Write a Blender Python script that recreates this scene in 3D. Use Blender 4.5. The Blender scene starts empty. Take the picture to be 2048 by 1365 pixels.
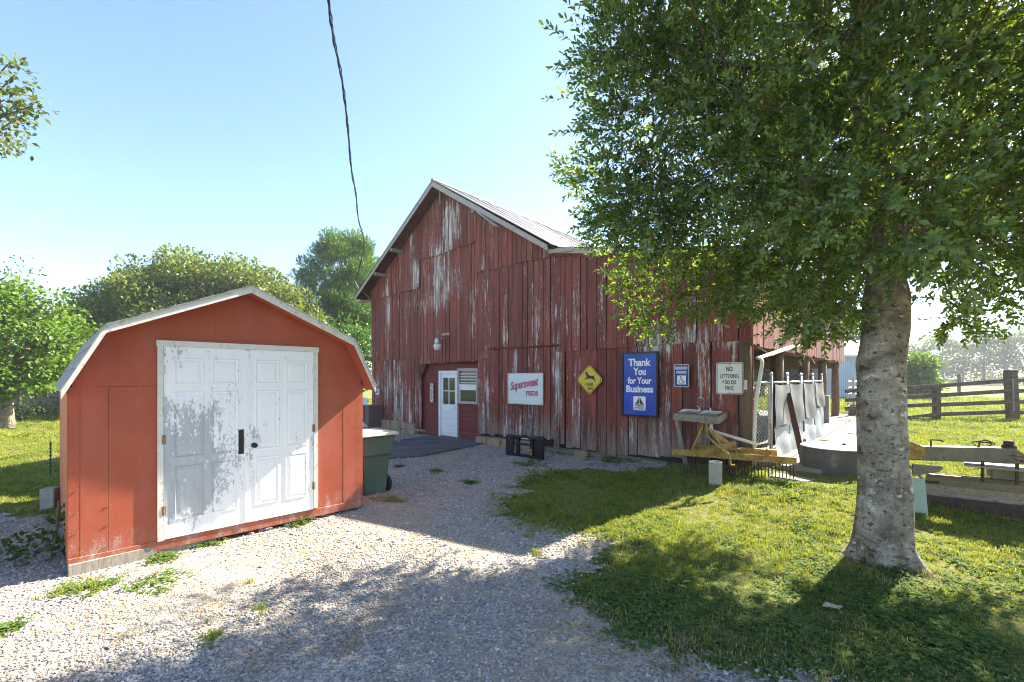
import bpy, bmesh, math, random
import numpy as np
from mathutils import Vector, Matrix, Euler, noise as mnoise

# ------------------------------------------------------------------ camera, sky, sun, exposure
sc = bpy.context.scene
COL = sc.collection
R = math.radians
random.seed(7); rng = np.random.default_rng(7)
F, CX, HY, EYE = 910.0, 1024.0, 755.0, 1.85      # focal length, principal column, horizon row (photo pixels), eye height

cam = bpy.data.cameras.new('camera'); camo = bpy.data.objects.new('camera', cam); COL.objects.link(camo)
cam.sensor_width = 36; cam.lens = F / 2048 * 36; cam.shift_y = (HY - 682.5) / 2048
cam.clip_start = 0.05; cam.clip_end = 3000
camo.location = (0, 0, EYE); camo.rotation_euler = (R(90), 0, 0)
sc.camera = camo

SUN_AZ, SUN_EL = R(52.0), R(37.5)                # azimuth: clockwise from the view direction (+Y)
world = bpy.data.worlds.new('World'); sc.world = world; world.use_nodes = True
wn = world.node_tree; bgn = wn.nodes['Background']
sky = wn.nodes.new('ShaderNodeTexSky'); sky.sky_type = 'NISHITA'; sky.sun_disc = False
sky.sun_elevation = SUN_EL; sky.sun_rotation = SUN_AZ; sky.air_density = 0.95; sky.dust_density = 0.4; sky.ozone_density = 2.6
wn.links.new(sky.outputs[0], bgn.inputs[0]); bgn.inputs[1].default_value = 0.066
sl = bpy.data.lights.new('sun', 'SUN'); sl.energy = 4.2; sl.angle = R(0.55); sl.color = (1.0, 0.90, 0.74)
so = bpy.data.objects.new('sun', sl); COL.objects.link(so)
sd = Vector((math.sin(SUN_AZ) * math.cos(SUN_EL), math.cos(SUN_AZ) * math.cos(SUN_EL), math.sin(SUN_EL)))
so.rotation_euler = sd.to_track_quat('Z', 'Y').to_euler(); so.location = (20, 20, 30)
vs = sc.view_settings; vs.view_transform = 'Standard'; vs.look = 'None'; vs.gamma = 1; vs.exposure = 2.6; vs.use_curve_mapping = False
sc.cycles.max_bounces = 8; sc.cycles.transparent_max_bounces = 8
sc.cycles.sample_clamp_indirect = 6; sc.cycles.filter_width = 1.1

# ------------------------------------------------------------------ helpers
def pt(px, py, Y):
    return Vector(((px - CX) / F * Y, Y, EYE - (py - HY) / F * Y))
def S(a, b, t):
    t = np.clip((t - a) / (b - a), 0, 1); return t * t * (3 - 2 * t)
def gz(x, y):
    x = np.asarray(x, float); y = np.asarray(y, float)
    z = -0.06 + 0.30 * S(1.6, 5.2, x) * S(3.0, 9.0, y)
    z = z + 0.015 * np.sin(x * 1.3 + 0.7 * y) * np.sin(y * 1.1 - 0.4 * x) + 0.01 * np.sin(2.3 * x + 1) * np.sin(1.9 * y)
    return z
def gp(px, py):                                   # photo pixel -> point on the ground
    z = -0.05
    for _ in range(25):
        Y = (EYE - z) * F / (py - HY); x = (px - CX) / F * Y
        z = 0.5 * z + 0.5 * float(gz(x, Y))
    return Vector((x, Y, float(gz(x, Y))))
def onplane(px, py, M, yoff=0.0):                 # photo pixel -> (x, z) in the plane y = yoff of a local frame
    Mi = M.inverted(); o = Mi @ Vector((0, 0, EYE)); d = Mi.to_3x3() @ Vector(((px - CX) / F, 1, -(py - HY) / F))
    t = (yoff - o.y) / d.y; p = o + d * t
    return p.x, p.z

class NT:
    def __init__(s, name, rough=0.8, spec=0.3):
        s.m = bpy.data.materials.new(name); s.m.use_nodes = True; s.t = s.m.node_tree
        s.b = s.t.nodes['Principled BSDF']; s.b.inputs['Roughness'].default_value = rough
        s.b.inputs['Specular IOR Level'].default_value = spec; s.out = s.t.nodes['Material Output']
    def n(s, typ, **kw):
        o = s.t.nodes.new(typ)
        for k, v in kw.items(): setattr(o, k, v)
        return o
    def l(s, a, b): s.t.links.new(a, b)
    def setin(s, sock, v):
        if hasattr(v, 'is_output') or isinstance(v, bpy.types.NodeSocket): s.l(v, sock)
        elif isinstance(v, (tuple, list)) and len(v) == 3 and sock.type == 'RGBA': sock.default_value = (*v, 1)
        else: sock.default_value = v
    def coord(s, kind='Object'): return s.n('ShaderNodeTexCoord').outputs[kind]
    def mapping(s, vec, scale=(1, 1, 1), loc=(0, 0, 0)):
        m = s.n('ShaderNodeMapping'); s.l(vec, m.inputs[0]); s.setin(m.inputs['Scale'], scale); s.setin(m.inputs['Location'], loc); return m.outputs[0]
    def noise(s, vec, scale, detail=4, rough=0.55, dist=0.0):
        n = s.n('ShaderNodeTexNoise'); s.l(vec, n.inputs['Vector']); n.inputs['Scale'].default_value = scale
        n.inputs['Detail'].default_value = detail; n.inputs['Roughness'].default_value = rough; n.inputs['Distortion'].default_value = dist
        return n.outputs[0]
    def voro(s, vec, scale, feature='F1', out='Distance'):
        n = s.n('ShaderNodeTexVoronoi', feature=feature); s.l(vec, n.inputs['Vector']); n.inputs['Scale'].default_value = scale; return n.outputs[out]
    def math(s, op, a, b=0.0, c=None, clamp=False):
        n = s.n('ShaderNodeMath', operation=op, use_clamp=clamp); s.setin(n.inputs[0], a); s.setin(n.inputs[1], b)
        if c is not None: s.setin(n.inputs[2], c)
        return n.outputs[0]
    def ramp(s, v, a, b, lo=0.0, hi=1.0):
        n = s.n('ShaderNodeMapRange'); n.clamp = True
        s.setin(n.inputs[0], v); n.inputs[1].default_value = a; n.inputs[2].default_value = b; n.inputs[3].default_value = lo; n.inputs[4].default_value = hi
        return n.outputs[0]
    def mix(s, f, a, b, mode='MIX'):
        n = s.n('ShaderNodeMix', data_type='RGBA', blend_type=mode); s.setin(n.inputs[0], f); s.setin(n.inputs[6], a); s.setin(n.inputs[7], b); return n.outputs[2]
    def sep(s, vec):
        n = s.n('ShaderNodeSeparateXYZ'); s.l(vec, n.inputs[0]); return n.outputs
    def base(s, c): s.setin(s.b.inputs['Base Color'], c)
    def rough(s, c): s.setin(s.b.inputs['Roughness'], c)
    def bump(s, h, strength=0.3, dist=0.01):
        n = s.n('ShaderNodeBump'); s.setin(n.inputs['Height'], h); n.inputs['Strength'].default_value = strength; n.inputs['Distance'].default_value = dist
        s.l(n.outputs[0], s.b.inputs['Normal'])
    def rand(s): return s.n('ShaderNodeObjectInfo').outputs['Random']

MATS = {}
def plain(name, col, rough=0.7, metal=0.0, var=0.25, scale=12.0, dirt=None, dirtamt=0.4, stretch=(1, 1, 1), bump=0.15, spec=0.35):
    """a real-world colour with blotchy variation, optional dirt or rust with a shape of its own, and fine relief"""
    if name in MATS: return MATS[name]
    t = NT(name, rough, spec); v = t.mapping(t.coord(), stretch)
    n1 = t.noise(v, scale, 6, 0.6); n2 = t.noise(v, scale * 4.7, 4, 0.6)
    lo = tuple(c * (1 - var) for c in col); hi = tuple(min(1, c * (1 + var * 0.8)) for c in col)
    c = t.mix(t.ramp(n1, 0.3, 0.7), lo, hi)
    if dirt: c = t.mix(t.math('MULTIPLY', t.ramp(t.math('ADD', t.math('MULTIPLY', n1, 0.6), t.math('MULTIPLY', n2, 0.4)), 0.62 - dirtamt * 0.3, 0.72 - dirtamt * 0.2), 0.9), c, dirt)
    t.base(c); t.b.inputs['Metallic'].default_value = metal
    t.rough(t.ramp(n2, 0.3, 0.7, max(0.05, rough - 0.12), min(1, rough + 0.12)))
    if bump: t.bump(n2, bump, 0.006)
    MATS[name] = t.m; return t.m

def leafmat(name, cold, cols, trans=0.35, rough=0.45, tmul=(1.6, 1.9, 0.5), spec=0.35):
    t = NT(name, rough, spec)
    a = t.n('ShaderNodeAttribute', attribute_name='tint'); rnd = t.rand()
    f = t.math('FRACT', t.math('ADD', a.outputs['Fac'], t.math('MULTIPLY', rnd, 0.999)))
    c = t.mix(f, cold, cols); t.base(c)
    tr = t.n('ShaderNodeBsdfTranslucent'); tc = t.mix(1.0, c, tmul, 'MULTIPLY'); t.l(tc, tr.inputs[0])
    mx = t.n('ShaderNodeMixShader'); mx.inputs[0].default_value = trans
    t.l(t.b.outputs[0], mx.inputs[1]); t.l(tr.outputs[0], mx.inputs[2]); t.l(mx.outputs[0], t.out.inputs['Surface'])
    return t.m

def link(o, parent=None):
    COL.objects.link(o)
    if parent is not None: o.parent = parent
    return o
def tag(o, label=None, cat=None, group=None, kind=None):
    if label: o['label'] = label
    if cat: o['category'] = cat
    if group: o['group'] = group
    if kind: o['kind'] = kind
    return o
def thing(name, label, cat, loc=(0, 0, 0), rotz=0.0, group=None):
    o = bpy.data.objects.new(name, None); o.empty_display_size = 0.1; link(o)
    o.location = loc; o.rotation_euler = (0, 0, rotz); tag(o, label, cat, group); return o
def frame(loc, rotz): return Matrix.Translation(Vector(loc)) @ Matrix.Rotation(rotz, 4, 'Z')

class MB:
    """collects solid shapes; build() links them as ONE mesh object"""
    def __init__(s): s.v = []; s.f = []; s.mi = []; s.cur = 0
    def add(s, vs, fs):
        k = len(s.v); s.v += [tuple(v) for v in vs]; s.f += [tuple(i + k for i in f) for f in fs]; s.mi += [s.cur] * len(fs); return s
    def box(s, c, size, rot=None, taper=1.0):
        hx, hy, hz = size[0] / 2, size[1] / 2, size[2] / 2
        vs = []
        for z in (-hz, hz):
            k = taper if z > 0 else 1
            for x, y in ((-hx, -hy), (hx, -hy), (hx, hy), (-hx, hy)): vs.append(Vector((x * k, y * k, z)))
        if rot is not None:
            m = rot if isinstance(rot, Matrix) else Euler(rot).to_matrix()
            vs = [m @ v for v in vs]
        c = Vector(c); vs = [v + c for v in vs]
        return s.add(vs, [(0, 3, 2, 1), (4, 5, 6, 7), (0, 1, 5, 4), (1, 2, 6, 5), (2, 3, 7, 6), (3, 0, 4, 7)])
    def bb(s, x0, x1, y0, y1, z0, z1): return s.box(((x0 + x1) / 2, (y0 + y1) / 2, (z0 + z1) / 2), (x1 - x0, y1 - y0, z1 - z0))
    def bar(s, a, b, w, h, up=(0, 0, 1)):
        a, b = Vector(a), Vector(b); d = (b - a); L = d.length; d.normalize()
        up = Vector(up); sd_ = d.cross(up)
        if sd_.length < 1e-4: sd_ = d.cross(Vector((1, 0, 0)))
        sd_.normalize(); u2 = sd_.cross(d)
        m = Matrix((d, sd_, u2)).transposed()
        return s.box((a + b) / 2, (L, w, h), m)
    def prism(s, poly, y0, y1):                   # polygon in the x-z plane, extruded along y
        n = len(poly); vs = [(x, y0, z) for x, z in poly] + [(x, y1, z) for x, z in poly]
        fs = [tuple(range(n)), tuple(range(2 * n - 1, n - 1, -1))] + [(i, i + n, (i + 1) % n + n, (i + 1) % n) for i in range(n)]
        return s.add(vs, fs)
    def prismz(s, poly, z0, z1):                  # polygon in the x-y plane, extruded up
        n = len(poly); vs = [(x, y, z0) for x, y in poly] + [(x, y, z1) for x, y in poly]
        fs = [tuple(range(n - 1, -1, -1)), tuple(range(n, 2 * n))] + [(i, (i + 1) % n, (i + 1) % n + n, i + n) for i in range(n)]
        return s.add(vs, fs)
    def tube(s, path, rad, n=8, cap=True):
        path = [Vector(p) for p in path]; m = len(path)
        rad = [rad] * m if not hasattr(rad, '__len__') else rad
        vs, fs = [], []; prev = None
        for i, p in enumerate(path):
            d = (path[min(i + 1, m - 1)] - path[max(i - 1, 0)]).normalized()
            if prev is None:
                a = Vector((0, 0, 1)) if abs(d.z) < 0.9 else Vector((1, 0, 0)); e = d.cross(a).normalized()
            else:
                e = (prev - d * prev.dot(d)).normalized()
            prev = e; g = d.cross(e)
            for k in range(n):
                t = 2 * math.pi * k / n; vs.append(p + (e * math.cos(t) + g * math.sin(t)) * rad[i])
        for i in range(m - 1):
            for k in range(n):
                a, b = i * n + k, i * n + (k + 1) % n; fs.append((a, b, b + n, a + n))
        if cap: fs.append(tuple(range(n - 1, -1, -1))); fs.append(tuple((m - 1) * n + k for k in range(n)))
        return s.add(vs, fs)
    def lathe(s, prof, c=(0, 0, 0), n=20, axis='z'):
        vs, fs = [], []; c = Vector(c)
        for r_, h in prof:
            for k in range(n):
                t = 2 * math.pi * k / n; a, b = r_ * math.cos(t), r_ * math.sin(t)
                vs.append(c + (Vector((a, b, h)) if axis == 'z' else Vector((a, h, b)) if axis == 'y' else Vector((h, a, b))))
        for i in range(len(prof) - 1):
            for k in range(n):
                a, b = i * n + k, i * n + (k + 1) % n; fs.append((a, b, b + n, a + n))
        fs.append(tuple(range(n - 1, -1, -1))); fs.append(tuple((len(prof) - 1) * n + k for k in range(n)))
        return s.add(vs, fs)
    def mesh(s, name, mats, smooth=False, bevel=0.0):
        me = bpy.data.meshes.new(name); me.from_pydata(s.v, [], s.f)
        bm = bmesh.new(); bm.from_mesh(me); 
        if bevel:
            bmesh.ops.remove_doubles(bm, verts=bm.verts, dist=1e-5)
        bmesh.ops.recalc_face_normals(bm, faces=bm.faces)
        if bevel:
            es = [e for e in bm.edges if e.is_manifold and e.calc_face_angle(0) > 0.5]
            bmesh.ops.bevel(bm, geom=es, offset=bevel, segments=1, affect='EDGES', clamp_overlap=True)
        bm.to_mesh(me); bm.free()
        for m in (mats if isinstance(mats, (list, tuple)) else [mats]): me.materials.append(m)
        if not bevel and max(s.mi, default=0) > 0: me.polygons.foreach_set('material_index', s.mi)
        if smooth: me.shade_smooth()
        return me
    def build(s, name, mats, parent=None, smooth=False, bevel=0.0, **kw):
        o = bpy.data.objects.new(name, s.mesh(name, mats, smooth, bevel)); link(o, parent)
        tag(o, **kw); return o

def npmesh(name, V, Fq, mat, parent=None, tint=None, smooth=False):
    """big mesh straight from numpy: V (n,3), Fq (m,k) with constant k"""
    me = bpy.data.meshes.new(name); k = Fq.shape[1]
    me.vertices.add(len(V)); me.vertices.foreach_set('co', np.ascontiguousarray(V, dtype=np.float32).ravel())
    me.loops.add(Fq.size); me.loops.foreach_set('vertex_index', np.ascontiguousarray(Fq, dtype=np.int32).ravel())
    me.polygons.add(len(Fq)); me.polygons.foreach_set('loop_start', np.arange(len(Fq), dtype=np.int32) * k)
    if smooth: me.polygons.foreach_set('use_smooth', np.ones(len(Fq), bool))
    me.update(calc_edges=True)
    if tint is not None:
        a = me.attributes.new('tint', 'FLOAT', 'POINT'); a.data.foreach_set('value', np.ascontiguousarray(tint, dtype=np.float32))
    me.materials.append(mat)
    o = bpy.data.objects.new(name, me); link(o, parent); return o

def unit(v): return v / np.maximum(np.linalg.norm(v, axis=-1, keepdims=True), 1e-9)

LEAF6 = np.array([(0, 0, 0), (0.30, 0.42, 0.12), (0.68, 0.5, 0.12), (1, 0, 0), (0.68, -0.5, 0.12), (0.30, -0.42, 0.12)])
def leaves(P, D, Nn, L, W, six=False):
    """leaf blades folded along the midrib: base P, direction D, blade normal Nn, length L, width W"""
    D = unit(D); side = unit(np.cross(Nn, D)); N2 = np.cross(D, side); n = len(P)
    tpl = LEAF6 if six else np.array([(0, 0, 0), (0.5, 0.5, 0.13), (1, 0, 0), (0.5, -0.5, 0.13)])
    k = len(tpl)
    V = P[:, None, :] + D[:, None, :] * (tpl[None, :, 0:1] * L[:, None, None]) + side[:, None, :] * (tpl[None, :, 1:2] * W[:, None, None]) + N2[:, None, :] * (tpl[None, :, 2:3] * W[:, None, None])
    V = V.reshape(-1, 3); b = np.arange(n)[:, None] * k
    if six: Fq = np.concatenate([b + np.array([[0, 3, 2, 1]]), b + np.array([[0, 5, 4, 3]])])
    else: Fq = np.concatenate([b + np.array([[0, 2, 1]]), b + np.array([[0, 3, 2]])])
    return V, Fq, k

def inpoly(x, y, poly):
    x = np.asarray(x); y = np.asarray(y); r = np.zeros(x.shape, bool); n = len(poly)
    for i in range(n):
        x1, y1 = poly[i]; x2, y2 = poly[(i + 1) % n]
        c = ((y1 > y) != (y2 > y)) & (x < (x2 - x1) * (y - y1) / (y2 - y1 + 1e-12) + x1); r ^= c
    return r

def scatter(name, P, rot, scl, idx, protos, parent=None):
    """stuff: instances of a few small meshes on the points of one object"""
    me = bpy.data.meshes.new(name); me.vertices.add(len(P)); me.vertices.foreach_set('co', np.ascontiguousarray(P, dtype=np.float32).ravel())
    a = me.attributes.new('rot', 'FLOAT_VECTOR', 'POINT'); a.data.foreach_set('vector', np.ascontiguousarray(rot, dtype=np.float32).ravel())
    a = me.attributes.new('scl', 'FLOAT_VECTOR', 'POINT'); a.data.foreach_set('vector', np.ascontiguousarray(scl, dtype=np.float32).ravel())
    a = me.attributes.new('idx', 'INT', 'POINT'); a.data.foreach_set('value', np.ascontiguousarray(idx, dtype=np.int32))
    o = bpy.data.objects.new(name, me); link(o, parent)
    c = bpy.data.collections.new(name + '_shapes')
    for i, m in enumerate(protos): c.objects.link(bpy.data.objects.new('%s_shape_%02d' % (name, i), m))
    ng = bpy.data.node_groups.new(name + '_scatter', 'GeometryNodeTree')
    ng.interface.new_socket('Geometry', in_out='INPUT', socket_type='NodeSocketGeometry'); ng.interface.new_socket('Geometry', in_out='OUTPUT', socket_type='NodeSocketGeometry')
    N = ng.nodes; gi = N.new('NodeGroupInput'); go = N.new('NodeGroupOutput'); ip = N.new('GeometryNodeInstanceOnPoints'); ci = N.new('GeometryNodeCollectionInfo')
    ci.inputs['Collection'].default_value = c; ci.inputs['Separate Children'].default_value = True; ci.inputs['Reset Children'].default_value = True
    def attr(nm, ty):
        q = N.new('GeometryNodeInputNamedAttribute'); q.data_type = ty; q.inputs['Name'].default_value = nm; return q.outputs['Attribute']
    er = N.new('FunctionNodeEulerToRotation'); L = ng.links
    L.new(gi.outputs[0], ip.inputs['Points']); L.new(ci.outputs[0], ip.inputs['Instance']); ip.inputs['Pick Instance'].default_value = True
    L.new(attr('idx', 'INT'), ip.inputs['Instance Index']); L.new(attr('rot', 'FLOAT_VECTOR'), er.inputs[0]); L.new(er.outputs[0], ip.inputs['Rotation'])
    L.new(attr('scl', 'FLOAT_VECTOR'), ip.inputs['Scale']); L.new(ip.outputs[0], go.inputs[0])
    md = o.modifiers.new('scatter', 'NODES'); md.node_group = ng
    return o

def text_mesh(body, mat, parent, box, y, name='lettering', bold=0.0, shear=0.0, flipfit=True, rot=0.0, spacing=1.0):
    """raised lettering fitted into box = (x centre, z centre, width, height) of the parent's x-z plane"""
    cu = bpy.data.curves.new(name, 'FONT'); cu.body = body; cu.size = 1; cu.extrude = 0.004; cu.offset = bold; cu.shear = shear; cu.align_x = 'CENTER'; cu.resolution_u = 3; cu.space_character = spacing
    to = bpy.data.objects.new('tmp_text', cu); COL.objects.link(to); dg = bpy.context.evaluated_depsgraph_get(); dg.update()
    me = bpy.data.meshes.new_from_object(to.evaluated_get(dg)); bpy.data.objects.remove(to); bpy.data.curves.remove(cu)
    n = len(me.vertices); co = np.empty(n * 3, np.float32); me.vertices.foreach_get('co', co); co = co.reshape(-1, 3)
    lo, hi = co.min(0), co.max(0); w, h = hi[0] - lo[0], hi[1] - lo[1]
    x = (co[:, 0] - (lo[0] + hi[0]) / 2) / w * box[2]; z = (co[:, 1] - (lo[1] + hi[1]) / 2) / h * box[3]; d = co[:, 2]
    cr, sr = math.cos(rot), math.sin(rot)
    q = np.stack([box[0] + x * cr - z * sr, y - (d - lo[2]) * 0.35, box[1] + x * sr + z * cr], 1)
    me.vertices.foreach_set('co', q.astype(np.float32).ravel()); me.name = name; me.update(); me.materials.clear(); me.materials.append(mat)
    o = bpy.data.objects.new(name, me); link(o, parent); return o
# ------------------------------------------------------------------ the setting: ground, gravel, slabs
def lawn_material():
    t = NT('lawn', 0.95, 0.1); v = t.coord()
    n0 = t.noise(v, 0.35, 4, 0.6); n1 = t.noise(v, 2.2, 5, 0.65); n2 = t.noise(v, 26, 4, 0.7); n3 = t.noise(v, 90, 2, 0.6)
    c = t.mix(t.ramp(n0, 0.35, 0.65), (0.13, 0.175, 0.03), (0.25, 0.25, 0.06))
    c = t.mix(t.ramp(n1, 0.4, 0.68, 0, 0.75), c, (0.32, 0.27, 0.12))
    c = t.mix(t.ramp(n2, 0.35, 0.7), c, (0.05, 0.085, 0.016))
    c = t.mix(t.ramp(n3, 0.6, 0.75, 0, 0.5), c, (0.24, 0.22, 0.10))
    t.base(c); t.bump(t.math('ADD', n2, n3), 0.8, 0.03); return t.m
def gravel_material():
    t = NT('gravel_bed', 0.95, 0.15); v = t.coord()
    n0 = t.noise(v, 0.5, 5, 0.6, 0.4); n1 = t.noise(v, 3.1, 5, 0.7); n2 = t.noise(v, 30, 4, 0.7)
    vo = t.voro(v, 55, out='Color'); vd = t.voro(v, 55)
    vs_ = t.sep(vo)[0]
    c = t.mix(t.ramp(vs_, 0.1, 0.9), (0.20, 0.18, 0.16), (0.52, 0.475, 0.42))
    c = t.mix(t.ramp(n0, 0.42, 0.62, 0, 0.75), c, (0.40, 0.30, 0.19))
    c = t.mix(t.ramp(n1, 0.56, 0.70, 0, 0.75), c, (0.155, 0.15, 0.15))
    c = t.mix(t.ramp(n2, 0.55, 0.75, 0, 0.6), c, (0.12, 0.10, 0.085))
    t.base(c); t.bump(t.math('ADD', t.math('MULTIPLY', vd, -1.4), t.math('MULTIPLY', n2, 0.6)), 0.7, 0.015); return t.m
M_LAWN, M_GRAV = lawn_material(), gravel_material()

def axis(lo, hi, a, b, step):
    near = np.arange(a, b + 1e-6, step)
    up = b + np.cumsum(step * 1.22 ** np.arange(1, 60)); dn = a - np.cumsum(step * 1.22 ** np.arange(1, 60))
    return np.concatenate([dn[dn > lo][::-1], near, up[up < hi]])
def gridmesh(name, xs, ys, zf, mat, keep=None):
    X, Y = np.meshgrid(xs, ys); V = np.stack([X, Y, zf(X, Y)], -1).reshape(-1, 3); nx = len(xs)
    i, j = np.meshgrid(np.arange(nx - 1), np.arange(len(ys) - 1)); a = (j * nx + i).ravel()
    Fq = np.stack([a, a + 1, a + nx + 1, a + nx], 1)
    if keep is not None:
        cxy = V[Fq].mean(1); Fq = Fq[keep(cxy[:, 0], cxy[:, 1])]
        u_, inv = np.unique(Fq, return_inverse=True); V = V[u_]; Fq = inv.reshape(-1, 4)
    return npmesh(name, V, Fq, mat, smooth=True)
tag(gridmesh('ground', axis(-400, 400, -14, 14, 0.22), axis(-60, 420, -4, 22, 0.22), gz, M_LAWN), kind='structure')

GPIX = [(1390, 922), (1330, 934), (1250, 943), (1180, 938), (1110, 945), (1062, 955), (1035, 975), (1018, 1022), (1060, 1046), (1140, 1068), (1195, 1088), (1200, 1122), (1168, 1190), (1200, 1240), (1290, 1292), (1420, 1332), (1560, 1350), (1800, 1372), (2120, 1420)]
GPOLY = [tuple(gp(*p)[:2]) for p in GPIX] + [(7.5, 1.9), (7.5, -3.9), (-13.5, -3.9), (-13.5, 5.9), (-6.95, 6.25), (-5.6, 6.2), (-6.2, 9.0), (-6.6, 16.0), (-5.7, 17.4), (0.6, 12.2), (4.2, 9.2)]
def wob(x, y): return x + 0.13 * np.sin(3.1 * y + 1.7 * x) + 0.09 * np.sin(7.3 * y - 2 * x) + .05 * np.sin(17 * y + 5 * x), y + 0.12 * np.sin(2.7 * x + 0.9 * y) + 0.08 * np.sin(8.1 * x + 3 * y) + .05 * np.sin(19 * x - 4 * y)
def isgravel(x, y): return inpoly(*wob(np.asarray(x), np.asarray(y)), GPOLY)
tag(gridmesh('gravel_drive', np.arange(-13.5, 7.6, 0.09), np.arange(-3.9, 17.6, 0.09), lambda x, y: gz(x, y) + 0.014, M_GRAV, isgravel), kind='structure')

M_CONC = plain('concrete_slab', (0.26, 0.235, 0.205), 0.9, var=0.35, scale=3, dirt=(0.18, 0.155, 0.12), dirtamt=0.35)
M_PATIO = plain('dark_concrete', (0.12, 0.115, 0.11), 0.85, var=0.45, scale=1.6, dirt=(0.2, 0.19, 0.18), dirtamt=0.15, stretch=(1, 2.2, 1))
m = MB()
pp = [gp(*p) for p in ((768, 891), (800, 884), (846, 876), (900, 876), (960, 880), (985, 886), (940, 896), (880, 908), (834, 917), (768, 921), (735, 921))]
m.prismz([(p.x, p.y) for p in pp], -0.12, 0.005); m.build('concrete_patio', M_PATIO, kind='structure')

# ------------------------------------------------------------------ barn
BB = R(41.7); BROT = -BB                           # local x runs right along the front, y into the barn
BL = Vector((-5.24, 17.07, 0)); BM = frame(BL, BROT)
def bw(px, py, y=0.0): return onplane(px, py, BM, y)
def bworld(x, y, z): return BM @ Vector((x, y, z))
LEN, XR = 13.8, bw(1505, 700)[0]                   # barn depth, x of the right-hand corner
XE = bw(1112, 485)[0]; XA = XE / 2                 # right eave of the main gable, ridge
ZE, ZA, ZL = 5.0, 7.75, 4.2                       # eave, ridge, outer wall of the lean-to
def rooftop(x):                                    # wall top under the roof
    if x <= XA: return ZE + (ZA - ZE) * x / XA
    if x <= XE: return ZA - (ZA - ZE) * (x - XA) / (XE - XA)
    return ZE - (ZE - ZL) * (x - XE) / (XR - XE)

def barn_paint(name, blobs, bare=0.0, white=(0.62, 0.57, 0.55), gradz=None):
    t = NT(name, 0.8, 0.25); v = t.coord(); rnd = t.rand(); sp = t.sep(v)
    cmb = t.n('ShaderNodeCombineXYZ'); t.l(sp[0], cmb.inputs[0]); t.l(t.math('ADD', sp[1], t.math('MULTIPLY', rnd, 37.0)), cmb.inputs[1]); t.l(sp[2], cmb.inputs[2]); vv = cmb.outputs[0]
    streak = t.noise(t.mapping(vv, (16, 16, 1.1)), 1.0, 6, 0.65); fleck = t.noise(t.mapping(vv, (55, 55, 9)), 1.0, 4, 0.7); grain = t.noise(t.mapping(vv, (90, 90, 2.0)), 1.0, 3, 0.6)
    big = t.math('ADD', t.math('MULTIPLY', t.noise(t.mapping(v, (0.55, 0.55, 0.4)), 1.0, 4, 0.6), .6), t.math('MULTIPLY', t.noise(t.mapping(vv, (2.5, 2.5, .9), (7, 3, 5)), 1.0, 3, 0.6), .4))
    w = t.math('ADD', t.math('MULTIPLY', t.math('SUBTRACT', big, 0.5), 0.55), t.math('MULTIPLY', t.math('SUBTRACT', rnd, 0.5), 0.10))
    for bx, bz, rx, rz, st in blobs:
        q = t.n('ShaderNodeVectorMath', operation='DISTANCE'); t.l(t.mapping(v, (1 / rx, 0, 1 / rz), (-bx / rx, 0, -bz / rz)), q.inputs[0]); q.inputs[1].default_value = (0, 0, 0)
        w = t.math('ADD', w, t.ramp(q.outputs['Value'], 0.35, 1.15, st, 0.0))
    g = None
    if gradz:
        g = t.math('ADD', t.ramp(sp[2], gradz[0], gradz[1], 0.22, -0.10), t.math('MULTIPLY', t.math('SUBTRACT', rnd, .5), .12))
    val = t.math('ADD', t.math('ADD', t.math('MULTIPLY', streak, 0.62), t.math('MULTIPLY', fleck, 0.38)), w)
    red = t.mix(t.ramp(grain, 0.3, 0.7), (0.205, 0.050, 0.034), (0.305, 0.090, 0.062))
    rn2 = t.math('FRACT', t.math('MULTIPLY', rnd, 7.31))
    red = t.mix(t.ramp(rn2, .35, 1.0, 0, .8), red, (0.13, 0.040, 0.030))
    red = t.mix(t.ramp(t.noise(t.mapping(vv, (11, 11, .7), (2, 8, 3)), 1.0, 5, .65), .48, .68, 0, .75), red, (0.07, 0.034, 0.027))
    red = t.mix(t.ramp(streak, 0.42, 0.28, 0, 0.5), red, (0.06, 0.022, 0.018))
    wood = t.mix(t.ramp(grain, 0.3, 0.7), (0.12, 0.088, 0.068), (0.34, 0.27, 0.22))
    if g is not None:
        gw = t.math('ADD', t.math('ADD', t.math('MULTIPLY', streak, 0.6), t.math('MULTIPLY', fleck, 0.4)), g)
        red = t.mix(t.ramp(gw, 0.555 - bare, 0.68 - bare, 0, .92), red, wood)
        red = t.mix(t.ramp(t.noise(t.mapping(vv, (7, 7, .8), (9, 1, 4)), 1, 5, .6), .5, .68, 0, .75), red, (0.055, 0.030, 0.024))
    f = t.ramp(val, 0.585, 0.645)
    tone = t.mix(t.ramp(t.noise(t.mapping(vv, (22, 22, 1.5), (3, 5, 1)), 1.0, 3), 0.42, 0.6), (0.26, 0.205, 0.18), white)
    fine = t.noise(t.mapping(vv, (75, 75, 6.5), (1, 6, 2)), 1.0, 4, .7)
    f2 = t.math('MULTIPLY', t.ramp(t.math('ADD', fine, t.math('MULTIPLY', w, .45)), .60, .69), .7)
    c = t.mix(f2, red, t.mix(rnd, (0.24, 0.17, 0.15), (0.42, 0.34, 0.31)))
    c = t.mix(f, c, tone); t.base(c); t.rough(t.ramp(f, 0, 1, 0.72, 0.92))
    t.bump(t.math('ADD', t.math('MULTIPLY', grain, 0.7), t.math('MULTIPLY', f, -0.35)), 0.55, 0.006); return t.m
def blob(px, py, rpx, rpy, st):
    x, z = bw(px, py); x2, z2 = bw(px + rpx, py - rpy); return (x, z, abs(x2 - x), abs(z2 - z), st)
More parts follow.
